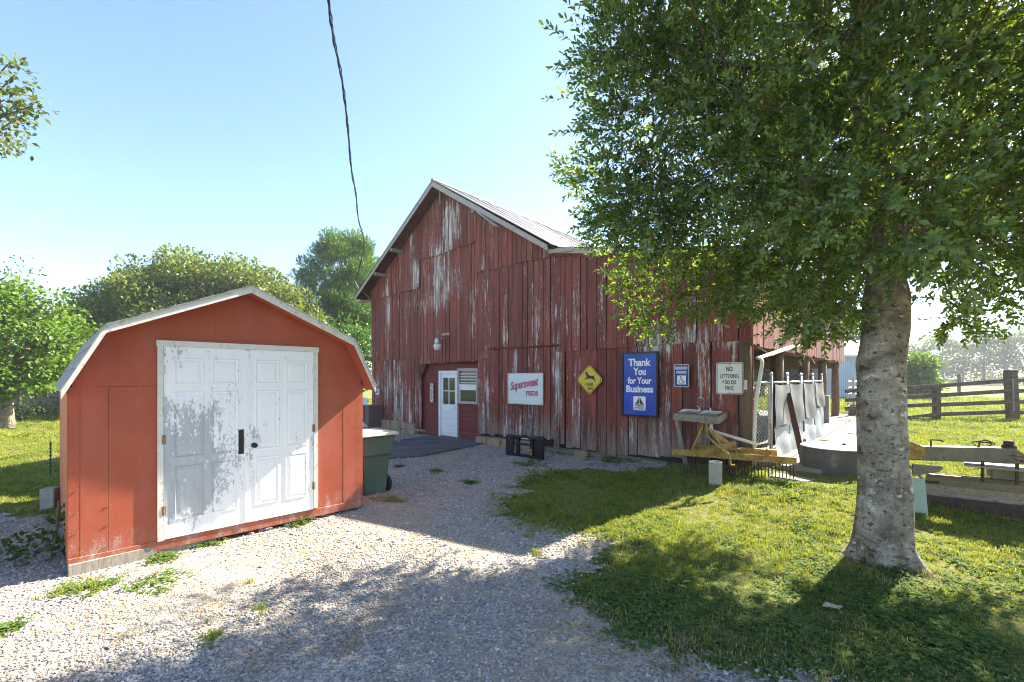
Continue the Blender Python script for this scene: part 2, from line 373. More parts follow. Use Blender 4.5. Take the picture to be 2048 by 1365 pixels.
BL1 = [blob(905, 455, 22, 60, 0.15), blob(893, 560, 38, 85, 0.15), blob(838, 550, 16, 50, 0.13), blob(840, 615, 60, 40, 0.10), blob(778, 620, 14, 50, 0.11), blob(967, 580, 8, 80, 0.14),
       blob(1120, 780, 12, 120, 0.19), blob(1032, 730, 8, 60, 0.16), blob(1030, 850, 40, 40, 0.08), blob(1075, 650, 8, 60, 0.08), blob(1165, 640, 90, 70, 0.05), blob(1330, 680, 160, 45, 0.12), blob(1155, 815, 14, 30, 0.10), blob(790, 790, 55, 75, 0.085), blob(1400, 740, 30, 50, 0.10)]
M_BARN = barn_paint('barn_red_planks', BL1)
M_BARNLOW = barn_paint('barn_red_planks_worn_at_foot', BL1[6:10] + BL1[10:], 0.0, gradz=(0.2, 1.7))
M_BARNSIDE = barn_paint('barn_side_planks', [], 0.0, (0.45, 0.36, 0.36))
M_DARK = plain('dark_wood_and_gap_shade', (0.035, 0.027, 0.022), 0.95, var=0.4, scale=4)  # dark wood; behind the plank walls its near-black stands in for gap shade
M_GREYWOOD = plain('weathered_grey_wood', (0.30, 0.265, 0.225), 0.9, var=0.4, scale=3, stretch=(6, 6, 0.8), dirt=(0.12, 0.095, 0.075), dirtamt=0.3, bump=0.4)
M_BROWN = plain('brown_rough_wood', (0.17, 0.105, 0.065), 0.9, var=0.45, scale=5, stretch=(4, 4, 1), dirt=(0.07, 0.045, 0.03), dirtamt=0.3, bump=0.4)
M_RAKE = plain('peeling_white_trim', (0.46, 0.42, 0.38), 0.85, var=0.35, scale=4, stretch=(1, 1, 3), dirt=(0.20, 0.16, 0.13), dirtamt=0.5, bump=0.4)
M_SOFFIT = plain('soffit_red_brown', (0.11, 0.036, 0.028), 0.9, var=0.5, scale=3)
M_STONE = plain('foundation_stone', (0.33, 0.235, 0.15), 0.95, var=0.35, scale=5, dirt=(0.17, 0.13, 0.09), dirtamt=0.3, bump=0.6)
M_TIN = plain('weathered_roof_tin', (0.25, 0.245, 0.24), 0.55, 0.35, var=0.3, scale=1.5, stretch=(1, 1, 1), dirt=(0.22, 0.15, 0.11), dirtamt=0.25)
M_WHITE = plain('white_paint', (0.74, 0.74, 0.74), 0.55, var=0.08, scale=5, dirt=(0.42, 0.38, 0.33), dirtamt=0.05, bump=0.1)
M_PURPLE = plain('faded_maroon_metal', (0.16, 0.10, 0.10), 0.6, 0.1, var=0.2)
M_GALV = plain('galvanised_steel', (0.45, 0.46, 0.46), 0.45, 0.7, var=0.25, scale=9)
M_BLACK = plain('black_paint', (0.012, 0.012, 0.013), 0.35, var=0.3, scale=8, dirt=(0.05, 0.045, 0.04), dirtamt=0.15)
M_GLASS = NT('window_glass', 0.06, 0.5); M_GLASS.base((0.035, 0.045, 0.04)); M_GLASS = M_GLASS.m
M_LAP = plain('dark_red_lap_siding', (0.17, 0.035, 0.028), 0.75, var=0.18, scale=6, dirt=(0.10, 0.03, 0.025), dirtamt=0.2)

barn = thing('barn', 'old red plank barn with peeling paint and a tin gable roof', 'barn', BL, BROT)
YB = 0.0                                            # front of the backing; planks stand in front of it (negative y)
# front wall backing: outline of the gable and lean-to, with the entry bay left open
EX0, EX1 = bw(838, 800)[0], bw(958, 800)[0]; EZ = bw(900, 727)[1]
m = MB()
m.prism([(0, 0.1), (EX0, 0.1), (EX0, rooftop(EX0)), (0, ZE)], 0.0, 0.08)
m.prism([(EX0, EZ), (EX1, EZ), (EX1, rooftop(EX1)), (XA, ZA), (EX0, rooftop(EX0))], 0.0, 0.08)
m.prism([(EX1, 0.1), (XR - 0.03, 0.1), (XR - 0.03, ZL), (XE, ZE), (EX1, rooftop(EX1))], 0.0, 0.08)
fw = m.build('front_wall', M_DARK, barn)  # dark sheet behind the planks, coloured so their gaps read as shaded

def plank(poly_x0, x1, z0a, z0b, z1a, z1b, y, mat, parent, th=0.022, lean=0.0, name='plank'):
    """one board: x range, bottom heights, top heights (left, right), front face at y; edges a little uneven"""
    segs = max(1, min(5, int((z1a - z0a) / 0.6))); vs = []; x0 = poly_x0
    jx = [random.uniform(-0.004, 0.004) for _ in range(2 * segs + 2)]
    bow = random.uniform(-0.006, 0.006); warp = random.uniform(-0.008, 0.008)
    for k in range(segs + 1):
        f = k / segs; za = z0a + (z1a - z0a) * f; zb = z0b + (z1b - z0b) * f
        yy = y + bow * math.sin(f * math.pi) + lean * (1 - f); xo = warp * math.sin(f * 2.2)
        vs += [(x0 + jx[2 * k] + xo, yy + random.uniform(-.002, .002), za), (x1 + jx[2 * k + 1] + xo, yy + random.uniform(-.004, .004), zb), (x1 + jx[2 * k + 1] + xo, yy + th, zb), (x0 + jx[2 * k] + xo, yy + th, za)]
    fs = [(3, 2, 1, 0)]
    for k in range(segs):
        a = 4 * k
        for i in range(4): fs.append((a + i, a + (i + 1) % 4, a + 4 + (i + 1) % 4, a + 4 + i))
    a = 4 * segs; fs.append((a, a + 1, a + 2, a + 3))
    return MB().add(vs, fs).build(name, mat, parent)

def pl(pts):                                       # photo polyline -> z as a function of local x
    q = [bw(*p) for p in pts]; xs = [a for a, b in q]; zs = [b for a, b in q]
    return lambda x: float(np.interp(x, xs, zs))
A_left = pl([(745, 601), (790, 591), (843, 578)]); A_mid = pl([(843, 522), (879, 512), (936, 492), (958, 484)]); A_right = pl([(959, 545), (1003, 537), (1067, 522), (1115, 513), (1300, 470), (1505, 425)])
B_left = pl([(744, 723), (838, 717)]); B_mid = pl([(839, 729), (957, 722)]); B_right = pl([(1130, 703), (1505, 680)])
C_left = pl([(745, 853), (838, 857)]); C_mid = pl([(957, 868), (1090, 874), (1130, 886)]); C_right = pl([(1130, 893), (1240, 912), (1370, 916), (1505, 912)])
XB1, XB2, XB3 = bw(843, 600)[0], bw(958, 600)[0], bw(1132, 700)[0]
x = 0.0; cuts = []
while x < XR - 0.05:
    w = random.uniform(0.13, 0.21) if x < XB3 else random.uniform(0.19, 0.29)
    for q in (XB1, XB2, XB3, XE, XR):
        if x < q < x + w + 0.06: w = q - x
    cuts.append((x, x + w)); x += w
for x0, x1 in cuts:
    g = random.uniform(0.007, 0.018) + (0.02 if random.random() < 0.10 else 0); a, b = x0 + g / 2, x1 - g / 2; mid = (a + b) / 2
    ta, tb = rooftop(a), rooftop(b)
    j = lambda s=0.02: random.uniform(-s, s)
    if mid < XB1: Az, Bz, Cz = A_left, B_left, C_left
    elif mid < XB2: Az, Bz, Cz = A_mid, B_mid, None
    elif mid < XB3: Az, Bz, Cz = A_right, None, C_mid
    else: Az, Bz, Cz = A_right, B_right, C_right
    zA = Az(mid) + j(); zA = min(zA, min(ta, tb) - 0.12)
    if abs(x0 - XA) < 0.1: pass
    if a < XA < b:                                  # ridge board: keep the peak under the roof
        ta = tb = min(ta, tb)
    plank(a, b, zA, zA + j(.01), ta, tb, -0.092, M_BARN, fw)
    low = Cz if Bz is None else Bz
    zB = low(mid) + j(0.015 if Bz else 0.05)
    y2 = -0.050 + random.uniform(-.006, .004)
    mt = M_BARN if Bz is not None else M_BARNLOW
    lean = random.uniform(0, -0.02) if Bz is None else 0
    plank(a + j(.01), b, zB, zB + j(.012), zA + 0.03, zA + 0.03, y2, mt, fw, lean=lean)
    if Bz is not None and Cz is not None:
        zC = Cz(mid) + j(.035)
        a2, b2 = a + j(.015), b + j(.015)
        plank(a2, max(b2, a2 + 0.1), zC, zC + j(.012), zB + 0.03, zB + 0.03, -0.016 + random.uniform(-.008, .004), M_BARNLOW if mid > XB3 else M_BARN, fw, lean=random.uniform(0, -0.03) if mid > XB3 else 0)
# corner boards and the tall bare board right of the entry
plank(XR - 0.14, XR + 0.01, 2.5, 2.5, ZL, ZL, -0.095, M_BARNLOW, fw, name='corner_board')
MB().tube([bworld_ for bworld_ in [(XR - 0.12, 0.02, 0.0), (XR - 0.11, 0.02, 1.2), (XR - 0.12, 0.02, 2.55)]], [0.13, 0.12, 0.11], 12).build('corner_post', M_BROWN, barn, smooth=True)
xa = bw(1116, 800)[0]; plank(xa - 0.06, xa + 0.09, 0.05, 0.05, bw(1118, 705)[1], bw(1118, 705)[1], -0.085, M_BARNLOW, fw)

# entry bay: lap siding, door, window
m = MB(); m.bb(EX0 - 0.02, EX1 + 0.02, 0.14, 0.2, -0.1, EZ + 0.1); ew = m.build('entry_wall', M_DARK, barn)
zz = -0.04; k = 0
while zz < EZ:
    m = MB(); m.add([(EX0, 0.085, zz), (EX1, 0.085, zz), (EX1, 0.115, zz + 0.145), (EX0, 0.115, zz + 0.145), (EX0, 0.14, zz), (EX1, 0.14, zz), (EX1, 0.14, zz + 0.145), (EX0, 0.14, zz + 0.145)],
            [(0, 1, 2, 3), (0, 4, 5, 1), (3, 2, 6, 7), (0, 3, 7, 4), (1, 5, 6, 2)]); m.build('siding_board', M_LAP, ew); zz += 0.142
MB().prism([(EX0, EZ + 0.02), (EX0, EZ - 0.55), (EX0 + 0.1, EZ - 0.50), (EX0 + 0.42, EZ - 0.02), (EX0 + 0.42, EZ + 0.02)], -0.03, 0.08).build('corner_brace', M_SOFFIT, barn)
for xs_ in (EX0 - 0.03, EX1 + 0.03): MB().bb(xs_ - 0.04, xs_ + 0.04, 0.0, 0.14, -0.05, EZ).build('jamb_post', M_BARNLOW, barn)
YD = 0.07
dx0, _ = bw(879, 800, YD); dx1, _ = bw(915, 800, YD); dz1 = bw(890, 742, YD)[1]; dz0 = -0.02
door = MB().bb(dx0 + 0.09, dx1 - 0.03, YD + 0.0, YD + 0.04, dz0 + 0.03, dz1 - 0.07).build('entry_door', M_WHITE, barn)
MB().bb(dx0, dx0 + 0.09, YD - 0.04, YD + 0.05, dz0, dz1).bb(dx1 - 0.05, dx1 + 0.02, YD - 0.04, YD + 0.05, dz0, dz1).bb(dx0 + 0.09, dx1 - 0.05, YD - 0.038, YD + 0.05, dz1 - 0.07, dz1).build('door_frame', M_WHITE, door)
dw0, dw1 = dx0 + 0.2, dx1 - 0.1; dmid = (dw0 + dw1) / 2; zt = dz1 - 0.22; zb = dz0 + 1.03
for ax, bx_ in ((dw0, dmid - 0.018), (dmid + 0.018, dw1)):
    for az, bz in ((zb, (zb + zt) / 2 - 0.015), ((zb + zt) / 2 + 0.015, zt)):
        MB().bb(ax, bx_, YD - 0.004, YD + 0.01, az, bz).build('pane', M_GLASS, door)
MB().bb(dw0 - .02, dw1 + .02, YD - .02, YD - .001, zt, zt + .02).bb(dw0 - .02, dw1 + .02, YD - .02, YD - .001, zb - .02, zb).bb(dw0 - .02, dw0, YD - .02, YD - .001, zb, zt).bb(dw1, dw1 + .02, YD - .02, YD - .001, zb, zt).bb(dmid - .016, dmid + .016, YD - .018, YD - .001, zb, zt).bb(dw0, dw1, YD - .016, YD - .001, (zb + zt) / 2 - .014, (zb + zt) / 2 + .014).build('glazing_bar', M_WHITE, door)
for q in range(4): MB().bb(dw0 - .02, dw1 + .02, YD - .014, YD - .001, dz0 + 0.13 + q * 0.215, dz0 + 0.13 + q * 0.215 + 0.185).build('door_panel', M_WHITE, door, bevel=0.006)
MB().lathe([(0.012, 0.0), (0.012, -0.03), (0.026, -0.04), (0.022, -0.06)], (dx1 - 0.075, YD - 0.001, dz0 + 0.93), 12, 'y').build('knob', M_GALV, door)
MB().bb(dx0, dx1, -0.1, 0.1, -0.09, -0.02).build('threshold', M_GREYWOOD, door)
wx0 = dx1 + 0.03; wx1 = bw(956, 780, 0.05)[0]; wz0 = bw(930, 808, 0.05)[1]; wz1 = bw(935, 737, 0.05)[1]
win = MB().bb(wx0, wx0 + .07, 0.03, 0.12, wz0, wz1).bb(wx1 - .07, wx1, 0.03, 0.12, wz0, wz1).bb(wx0 + .07, wx1 - .07, 0.031, 0.12, wz1 - .08, wz1).bb(wx0 + .07, wx1 - .07, 0.031, 0.12, wz0, wz0 + .08).build('window', M_RAKE, barn)
zm = (wz0 + wz1) / 2 + .02
MB().bb(wx0 + .07, wx1 - .07, 0.05, 0.1, zm - .03, zm + .03).bb(wx0 + .07, wx0 + .11, 0.055, 0.1, wz0 + .08, zm - .03).bb(wx0 + .11, wx1 - .07, 0.058, 0.1, zm - .14, zm - .03).build('sash', M_WHITE, win)
MB().bb(wx0 + .11, wx1 - .07, 0.075, 0.085, wz0 + .08, zm - .14).build('pane', M_GLASS, win)
MB().bb(wx0 + .07, wx1 - .07, 0.085, 0.095, zm + .03, wz1 - .08).build('pane', M_GLASS, win)
for q in range(4):
    z = zm + 0.08 + q * (wz1 - .1 - zm - .06) / 4; MB().bar((wx0 + .075, 0.07, z), (wx1 - .075, 0.07, z), 0.035, 0.012, (0, 0.8, 0.6)).build('louvre', M_WHITE, win)

# foundation
fo = MB().bb(0, EX0 - 0.05, 0.02, 0.3, -0.3, 0.35).build('foundation', M_STONE, barn)
for i in range(6):
    a = -0.05 + i * EX0 / 6; MB().box((a + EX0 / 12, -0.04, 0.08 + random.uniform(-.02, .02)), (EX0 / 6 - 0.03, 0.2, 0.48)).build('foundation_block', M_STONE, fo, bevel=0.02)
x = EX1 + 0.1
for i in range(4):
    w = random.uniform(0.45, 0.65); zt_ = 0.16 + 0.005 * i
    MB().box((x + w / 2, -0.06 + random.uniform(-.03, .03), zt_ / 2 - 0.1), (w - 0.02, 0.36, zt_ + 0.2)).build('foundation_block', M_STONE, fo, bevel=0.025); x += w
for px in (1165,):
    x, z = bw(px, 905); MB().box((x, -0.03, z - 0.05), (random.uniform(.3, .5), 0.2, 0.2), (0, random.uniform(-.1, .1), 0)).build('foundation_block', M_STONE, fo, bevel=0.03)

# roof
OV = 0.5
def slope_board(m, x0, z0, x1, z1, y0, y1, th):
    m.add([(x0, y0, z0), (x1, y0, z1), (x1, y1, z1), (x0, y1, z0), (x0, y0, z0 + th), (x1, y0, z1 + th), (x1, y1, z1 + th), (x0, y1, z0 + th)], [(0, 1, 2, 3), (4, 7, 6, 5), (0, 4, 5, 1), (1, 5, 6, 2), (2, 6, 7, 3), (3, 7, 4, 0)]); return m
sl_ = (ZA - ZE) / XA; EV = 0.38
xl0, zl0 = -EV, ZE - EV * sl_ + 0.05; za = ZA + 0.05; xr1 = XE + 0.12; zr1 = ZE + 0.03
xq, zq = XR + 0.15, ZL + 0.0
m = MB(); slope_board(m, xl0, zl0, XA, za, -OV, LEN + 0.3, 0.03); slope_board(m, XA, za, xr1, zr1, -OV, LEN + 0.3, 0.03); slope_board(m, xr1, zr1, xq, zq, -0.16, LEN + 0.3, 0.03)
roof = m.build('roof', M_SOFFIT, barn)
def tin(x0, z0, x1, z1, y0, y1, n=2):
    vs, fs = [], []; ys = []; w = (y1 - y0)
    prof = [(0, 0), (0.02, 0.022), (0.05, 0.022), (0.07, 0), (0.48, 0.0), (0.5, 0.012), (0.53, 0.012), (0.55, 0), (1.0, 0.004)]
    for f, h in prof:
        for g in np.linspace(0, 1, 4):
            vs.append((x0 + (x1 - x0) * g, y0 + w * f, z0 + (z1 - z0) * g + 0.034 + h + 0.01 * math.sin(3 * g + y0)))
    for i in range(len(prof) - 1):
        for k in range(3): a = i * 4 + k; fs.append((a, a + 1, a + 5, a + 4))
    return MB().add(vs, fs)
y = -OV - 0.04
while y < LEN + 0.2:
    dz = random.uniform(0, 0.012)
    tin(xl0 - 0.05, zl0 + dz - .04, XA, za + dz + .012, y, y + 0.67).build('roof_sheet', M_TIN, roof)
    tin(XA, za + dz + .012, xr1 + 0.05, zr1 + dz, y, y + 0.67).build('roof_sheet', M_TIN, roof)
    if y > -0.4: tin(xr1 - 0.1, zr1 + dz + 0.03, xq + 0.05, zq + dz, y, y + 0.67).build('roof_sheet', M_TIN, roof)
    y += 0.66
MB().tube([(XA, -OV - 0.05, za + 0.05), (XA, LEN + 0.3, za + 0.05)], 0.06, 8).build('ridge_cap', M_TIN, roof)
def rake(x0, z0, x1, z1, y, h, mat, nm='fascia', th=0.03): 
    return MB().add([(x0, y, z0 - h), (x1, y, z1 - h), (x1, y, z1), (x0, y, z0), (x0, y + th, z0 - h), (x1, y + th, z1 - h), (x1, y + th, z1), (x0, y + th, z0)], [(0, 1, 2, 3), (7, 6, 5, 4), (0, 4, 5, 1), (1, 5, 6, 2), (2, 6, 7, 3), (3, 7, 4, 0)]).build(nm, mat, roof)
rake(xl0, zl0 + 0.0, XA * 0.55, zl0 + (za - zl0) * (XA * 0.55 - xl0) / (XA - xl0), -OV - 0.035, 0.11, M_RAKE)
rake(XA * 0.55, zl0 + (za - zl0) * (XA * 0.55 - xl0) / (XA - xl0) + .01, XA, za + 0.02, -OV - 0.03, 0.12, M_RAKE)
xm_ = XA + (xr1 - XA) * 0.5; zm_ = za + (zr1 - za) * 0.5
rake(XA, za + 0.02, xm_, zm_ + .02, -OV - 0.035, 0.17, M_RAKE); rake(xm_, zm_ + 0.01, xr1, zr1 + .01, -OV - 0.03, 0.14, M_RAKE)
MB().bar((xm_ - 0.15, -OV - 0.06, zm_ - 0.05), (xm_ + 0.62, -OV - 0.1, zm_ - 0.62), 0.02, 0.13, (0, 1, 0.1)).build('loose_fascia_board', M_RAKE, roof)
MB().bar((xr1 - 0.12, -OV + 0.2, zr1 - 0.09), (xr1 + 0.55, -0.22, zr1 - 0.12), 0.03, 0.10, (0, 0, 1)).build('fascia', M_RAKE, roof)
rake(xr1, zr1 - 0.005, xq, zq, -0.185, 0.12, M_RAKE)
n = 12
for i in range(n):                                   # soffit boards between the lookouts of the left rake
    f0, f1 = i / n, (i + 1) / n - 0.012
    m = MB(); slope_board(m, xl0 + (XA - xl0) * f0, zl0 + (za - zl0) * f0 - 0.035, xl0 + (XA - xl0) * f1, zl0 + (za - zl0) * f1 - 0.035, -OV + 0.01, -0.07, 0.02); m.build('soffit_board', M_SOFFIT, roof)
for f, s_ in ((0.52, 1), (0.3, 1), (0.6, -1)):
    xx = xl0 + (XA - xl0) * f if s_ > 0 else XA + (xr1 - XA) * (1 - f); zz = zl0 + (za - zl0) * f if s_ > 0 else za + (zr1 - za) * (1 - f)
    MB().bb(xx - .06, xx + .06, -OV - 0.02, -0.06, zz - 0.26, zz - 0.16).build('lookout', M_GREYWOOD, roof)
MB().bb(xl0, 0.02, -OV, -0.1, zl0 - 0.16, zl0 - 0.11).build('eave_return', M_RAKE, roof)
MB().tube([(XA + 0.05, -0.3, za - 0.1), (XA + 0.06, -0.3, za - 0.45), (XA + 0.1, -0.3, za - 0.6), (XA + 0.04, -0.3, za - 0.66), (XA + 0.08, -0.3, za - 0.55)], 0.025, 6).build('hay_hook', M_GREYWOOD, roof)

# side wall of the lean-to, with the open bay under it
m = MB(); ZSB = bw(1508, 689)[1]; m.bb(XR - 0.08, XR - 0.02, 0.05, LEN, ZSB + 0.12, ZL - 0.02); sw = m.build('side_wall', M_DARK, barn)
y = 0.02
while y < LEN:
    w = random.uniform(0.2, 0.34); b_ = ZSB + random.uniform(-.03, .03); xo = random.uniform(0, 0.012)
    vs = [(XR - 0.02 + xo, y, b_), (XR - 0.02 + xo, y + w - .012, b_ + random.uniform(-.01, .01)), (XR - 0.02 + xo, y + w - .012, ZL), (XR - 0.02 + xo, y, ZL)]
    vs += [(v[0] + 0.024, v[1], v[2]) for v in vs]
    MB().add(vs, [(3, 2, 1, 0), (4, 5, 6, 7), (0, 1, 5, 4), (1, 2, 6, 5), (2, 3, 7, 6), (3, 0, 4, 7)]).build('plank', M_BARNSIDE, sw); y += w
MB().bb(0, 0.05, 0, LEN, 0, ZE).bb(0, XR - 0.1, LEN - 0.05, LEN, 2.55, ZE - 0.6).build('rear_wall', M_DARK, barn)
MB().bb(XE - 2.2, XE - 2.1, 0.2, LEN * 0.35, 0, 2.6).build('inner_wall', M_BROWN, barn)
MB().bb(0.1, XR - 0.1, 0.1, LEN - 0.1, ZSB + 0.28, ZSB + 0.33).build('loft_floor', M_BROWN, barn)
y = 0.4
while y < LEN - 0.2:
    MB().bb(XE - 2.0, XR - 0.1, y, y + 0.06, ZSB + 0.08, ZSB + 0.275).build('joist', M_BROWN, barn); y += 0.6
MB().bb(XR - 0.32, XR - 0.12, 0.1, LEN, ZSB - 0.03, ZSB + 0.075).build('beam', M_BROWN, barn)
MB().bb(XE - 2.0, XR - 0.33, LEN - 0.3, LEN - 0.1, ZSB - 0.25, ZSB + 0.07).build('beam', M_BROWN, barn)
PY = (2.94, 6.3, 9.7, 13.2)
for i, py_ in enumerate(PY):
    r0 = 0.15 if i < 2 else 0.14
    MB().tube([(XR - 0.2 + random.uniform(-.02, .02), py_, z) for z in (0.2, 0.8, 1.6, ZSB - 0.03)], [r0, r0 * .98, r0 * .93, r0 * .9], 12).build('log_post', M_BROWN, barn, smooth=True)
MB().box((XR - 0.14, PY[2] - .12, 0.75), (0.36, 0.3, 0.95)).build('post_casing', M_GREYWOOD, barn, bevel=0.01)
for py_ in (2.0, 5.5, 9.0): MB().tube([(XR - 3.8, py_, z) for z in (0.2, 1.4, ZSB)], 0.13, 10).build('log_post', M_BROWN, barn, smooth=True)

# concrete floor of the open bay and the walk beside it
m = MB(); m.bb(XE - 1.5, XR + 0.45, 0.1, LEN + 0.6, -0.2, 0.30); m.build('barn_floor_slab', M_CONC, kind='structure').matrix_world = BM
m = MB(); m.prismz([(XR + 0.42, -0.62), (XR + 0.95, -0.7), (XR + 1.2, -.02), (XR + .42, -.02)], -.1, .185); m.prismz([(XR + 0.46, 0.0), (XR + 1.2, 0.0), (XR + 1.5, 3), (XR + 1.7, 9), (XR + 1.7, 13), (XR + 0.46, 13)], 0.0, 0.28); m.build('concrete_walk', M_CONC, kind='structure').matrix_world = BM
# ------------------------------------------------------------------ shed
SB = R(44.4); SROT = R(90) - SB
SO = Vector(((135 - CX) / F * 4.36, 4.36, 0)); SM = frame(SO, SROT)
SW, SL_, SH = 3.03, 3.65, 1.72
def sw_(px, py, y=0.0): return onplane(px, py, SM, y)
def shed_paint():
    t = NT('shed_red_paint', 0.6, 0.3); v = t.coord(); sp = t.sep(v)
    n1 = t.noise(v, 2.2, 5, 0.6); n2 = t.noise(v, 55, 4, 0.7); n3 = t.noise(t.mapping(v, (9, 9, 3)), 1, 5, 0.65)
    c = t.mix(t.ramp(n1, 0.3, 0.7), (0.31, 0.066, 0.030), (0.39, 0.090, 0.042))
    c = t.mix(t.ramp(n2, 0.35, 0.7, 0, 0.35), c, (0.42, 0.11, 0.07))
    c = t.mix(t.ramp(t.noise(t.mapping(v, (3, 3, .7), (5, 2, 1)), 1, 5, .65), .5, .7, 0, .45), c, (0.40, 0.13, 0.10))
    c = t.mix(t.math('MULTIPLY', t.ramp(sp[2], .0, .32, .65, 0), t.ramp(n3, .38, .6)), c, (0.30, 0.20, 0.15))
    low = t.ramp(sp[2], 0.2, 1.0, 0.17, -0.12)
    sc_ = t.math('ADD', t.math('ADD', t.math('MULTIPLY', n3, 0.5), t.math('MULTIPLY', n2, 0.5)), low)
    c = t.mix(t.ramp(sc_, 0.69, 0.80, 0, 0.55), c, (0.62, 0.42, 0.38))
    t.base(c); t.bump(t.math('ADD', n2, t.math('MULTIPLY', n1, 2.5)), 0.22, 0.006); return t.m
def door_paint(name, grey, amt):
    t = NT(name, 0.5, 0.35); v = t.coord(); sp = t.sep(v)
    n1 = t.noise(t.mapping(v, (3, 3, 1.3)), 1, 5, 0.6, 0.4); n2 = t.noise(t.mapping(v, (42, 42, 20)), 1, 5, 0.75); n3 = t.noise(t.mapping(v, (13, 13, 3.6)), 1, 4, 0.6)
    w = t.math('MULTIPLY', t.ramp(sp[2], 0.18, 0.55), t.ramp(sp[2], 1.75, 1.15))
    wx = t.ramp(sp[0], 1.6, 0.75, 0.0, 1.0) if amt > 0.1 else 0.3
    val = t.math('ADD', t.math('ADD', t.math('MULTIPLY', n1, 0.34), t.math('MULTIPLY', n3, 0.28)), t.math('MULTIPLY', n2, 0.38))
    val = t.math('ADD', val, t.math('MULTIPLY', t.math('MULTIPLY', w, wx), amt))
    f = t.ramp(val, 0.565, 0.605)
    c = t.mix(t.ramp(n2, 0.3, 0.7), (0.80, 0.80, 0.80), (0.86, 0.86, 0.86)); g = t.mix(t.ramp(n3, 0.3, 0.7), (0.36, 0.38, 0.40), grey)
    c = t.mix(f, c, g)
    rust = t.ramp(t.math('ADD', t.math('MULTIPLY', n2, 0.5), t.math('MULTIPLY', n3, 0.5)), 0.70, 0.74, 0, 0.7)
    c = t.mix(rust, c, (0.22, 0.16, 0.11)); t.base(c); t.bump(f, -0.25, 0.003); return t.m
M_MOULDL = door_paint('white_moulding_worn', (0.40, 0.41, 0.42), 0.26); M_MOULDR = door_paint('white_moulding_chipped', (0.36, 0.36, 0.36), 0.15); M_SHED = shed_paint(); M_DOORL = door_paint('white_door_peeled_to_grey', (0.46, 0.48, 0.50), 0.205); M_DOORR = door_paint('white_door_flaking', (0.42, 0.43, 0.44), 0.06)
M_SHEDSIDE = plain('shed_side_orange_cast', (0.42, 0.12, 0.045), 0.6, var=0.12, scale=4, stretch=(6, 6, 0.5))  # left wall only: orange cast of the light put into the paint colour
M_SHINGLE = plain('grey_shingle', (0.27, 0.275, 0.28), 0.95, var=0.2, scale=40, dirt=(0.17, 0.17, 0.16), dirtamt=0.2, bump=0.5)
M_TRIM = plain('dirty_white_trim', (0.66, 0.635, 0.585), 0.6, var=0.12, scale=5, dirt=(0.36, 0.33, 0.26), dirtamt=0.3)
M_BRASS = plain('rusty_hinge', (0.30, 0.18, 0.10), 0.55, 0.5, var=0.4, scale=30)
shed = thing('garden_shed', 'red wooden shed with gambrel roof and white double doors', 'shed', SO, SROT)
GB = [(-0.05, SH - 0.02), (0.26, 2.33), (SW / 2, 2.88), (SW - 0.26, 2.33), (SW + 0.05, SH - 0.02)]   # roof line
def gtop(x): return float(np.interp(x, [p[0] for p in GB], [p[1] for p in GB])) - 0.02
m = MB(); m.prism([(0.01, 0.1), (SW - .01, 0.1), (SW - .01, gtop(SW)), (SW - .26, gtop(SW - .26)), (SW / 2, gtop(SW / 2)), (.26, gtop(.26)), (0.01, gtop(0))], 0.025, 0.06)
fwl = m.build('front_wall', M_DARK, shed)
DX0, DX1, DZ0, DZ1 = 0.683, 2.38, 0.14, 2.24
XS1, XS2 = sw_(217, 950)[0], sw_(160, 950)[0]; XS3, XS4 = sw_(686, 900)[0], sw_(713, 900)[0]; ZS = 1.755
def wp(x0, x1, z0, z1, y=0.0):
    g = 0.001; return MB().bb(x0 + g, x1 - g, y, y + 0.022, z0 + g, z1 - g).build('wall_panel', M_SHED, fwl)
wp(0.0, XS2, 0.105, ZS, 0.0); wp(XS2, XS1, 0.105, ZS, -0.0012); wp(XS1, DX0 + 0.01, 0.105, ZS, 0.0)
wp(DX1 - 0.01, XS3, 0.105, ZS, 0.001); wp(XS3, XS4, 0.105, ZS, -0.0012); wp(XS4, SW, 0.105, ZS, 0.0)
for xa_, xb_ in ((0.03, SW / 2 - 0.3), (SW / 2 - 0.3, SW - 0.03)):
    xs_ = [xa_] + [q for q in (0.26, SW / 2, SW - 0.26) if xa_ < q < xb_] + [xb_]
    poly = [(xa_ + .002, ZS + .002), (xb_ - .002, ZS + .002)] + [(q, max(gtop(q), ZS + .01)) for q in reversed(xs_)]
    MB().prism(poly, -0.001, 0.021).build('wall_panel', M_SHED, fwl)
m = MB()
for xs_ in (XS2 - .015, XS1 - .012, XS1 + .012, XS3 + .012, XS4 + .012, SW - .02, 0.015):
    for z in np.arange(0.16, 1.74, 0.2): m.lathe([(0.007, 0.0), (0.006, -0.006)], (xs_ + random.uniform(-.004, .004), -0.003, z + random.uniform(-.02, .02)), 6, 'y')
m.build('nail_heads', M_BRASS, shed, kind='stuff')
MB().bb(0.0, SW - 0.0, -0.008, 0.1, 0.0, 0.104).build('base_beam', M_SHED, shed, bevel=0.004)
MB().bb(0.03, 0.1, 0.1, SL_, 0.0, 0.1).bb(SW - .1, SW - .03, 0.1, SL_, 0.0, 0.1).build('skid', M_GREYWOOD, shed)
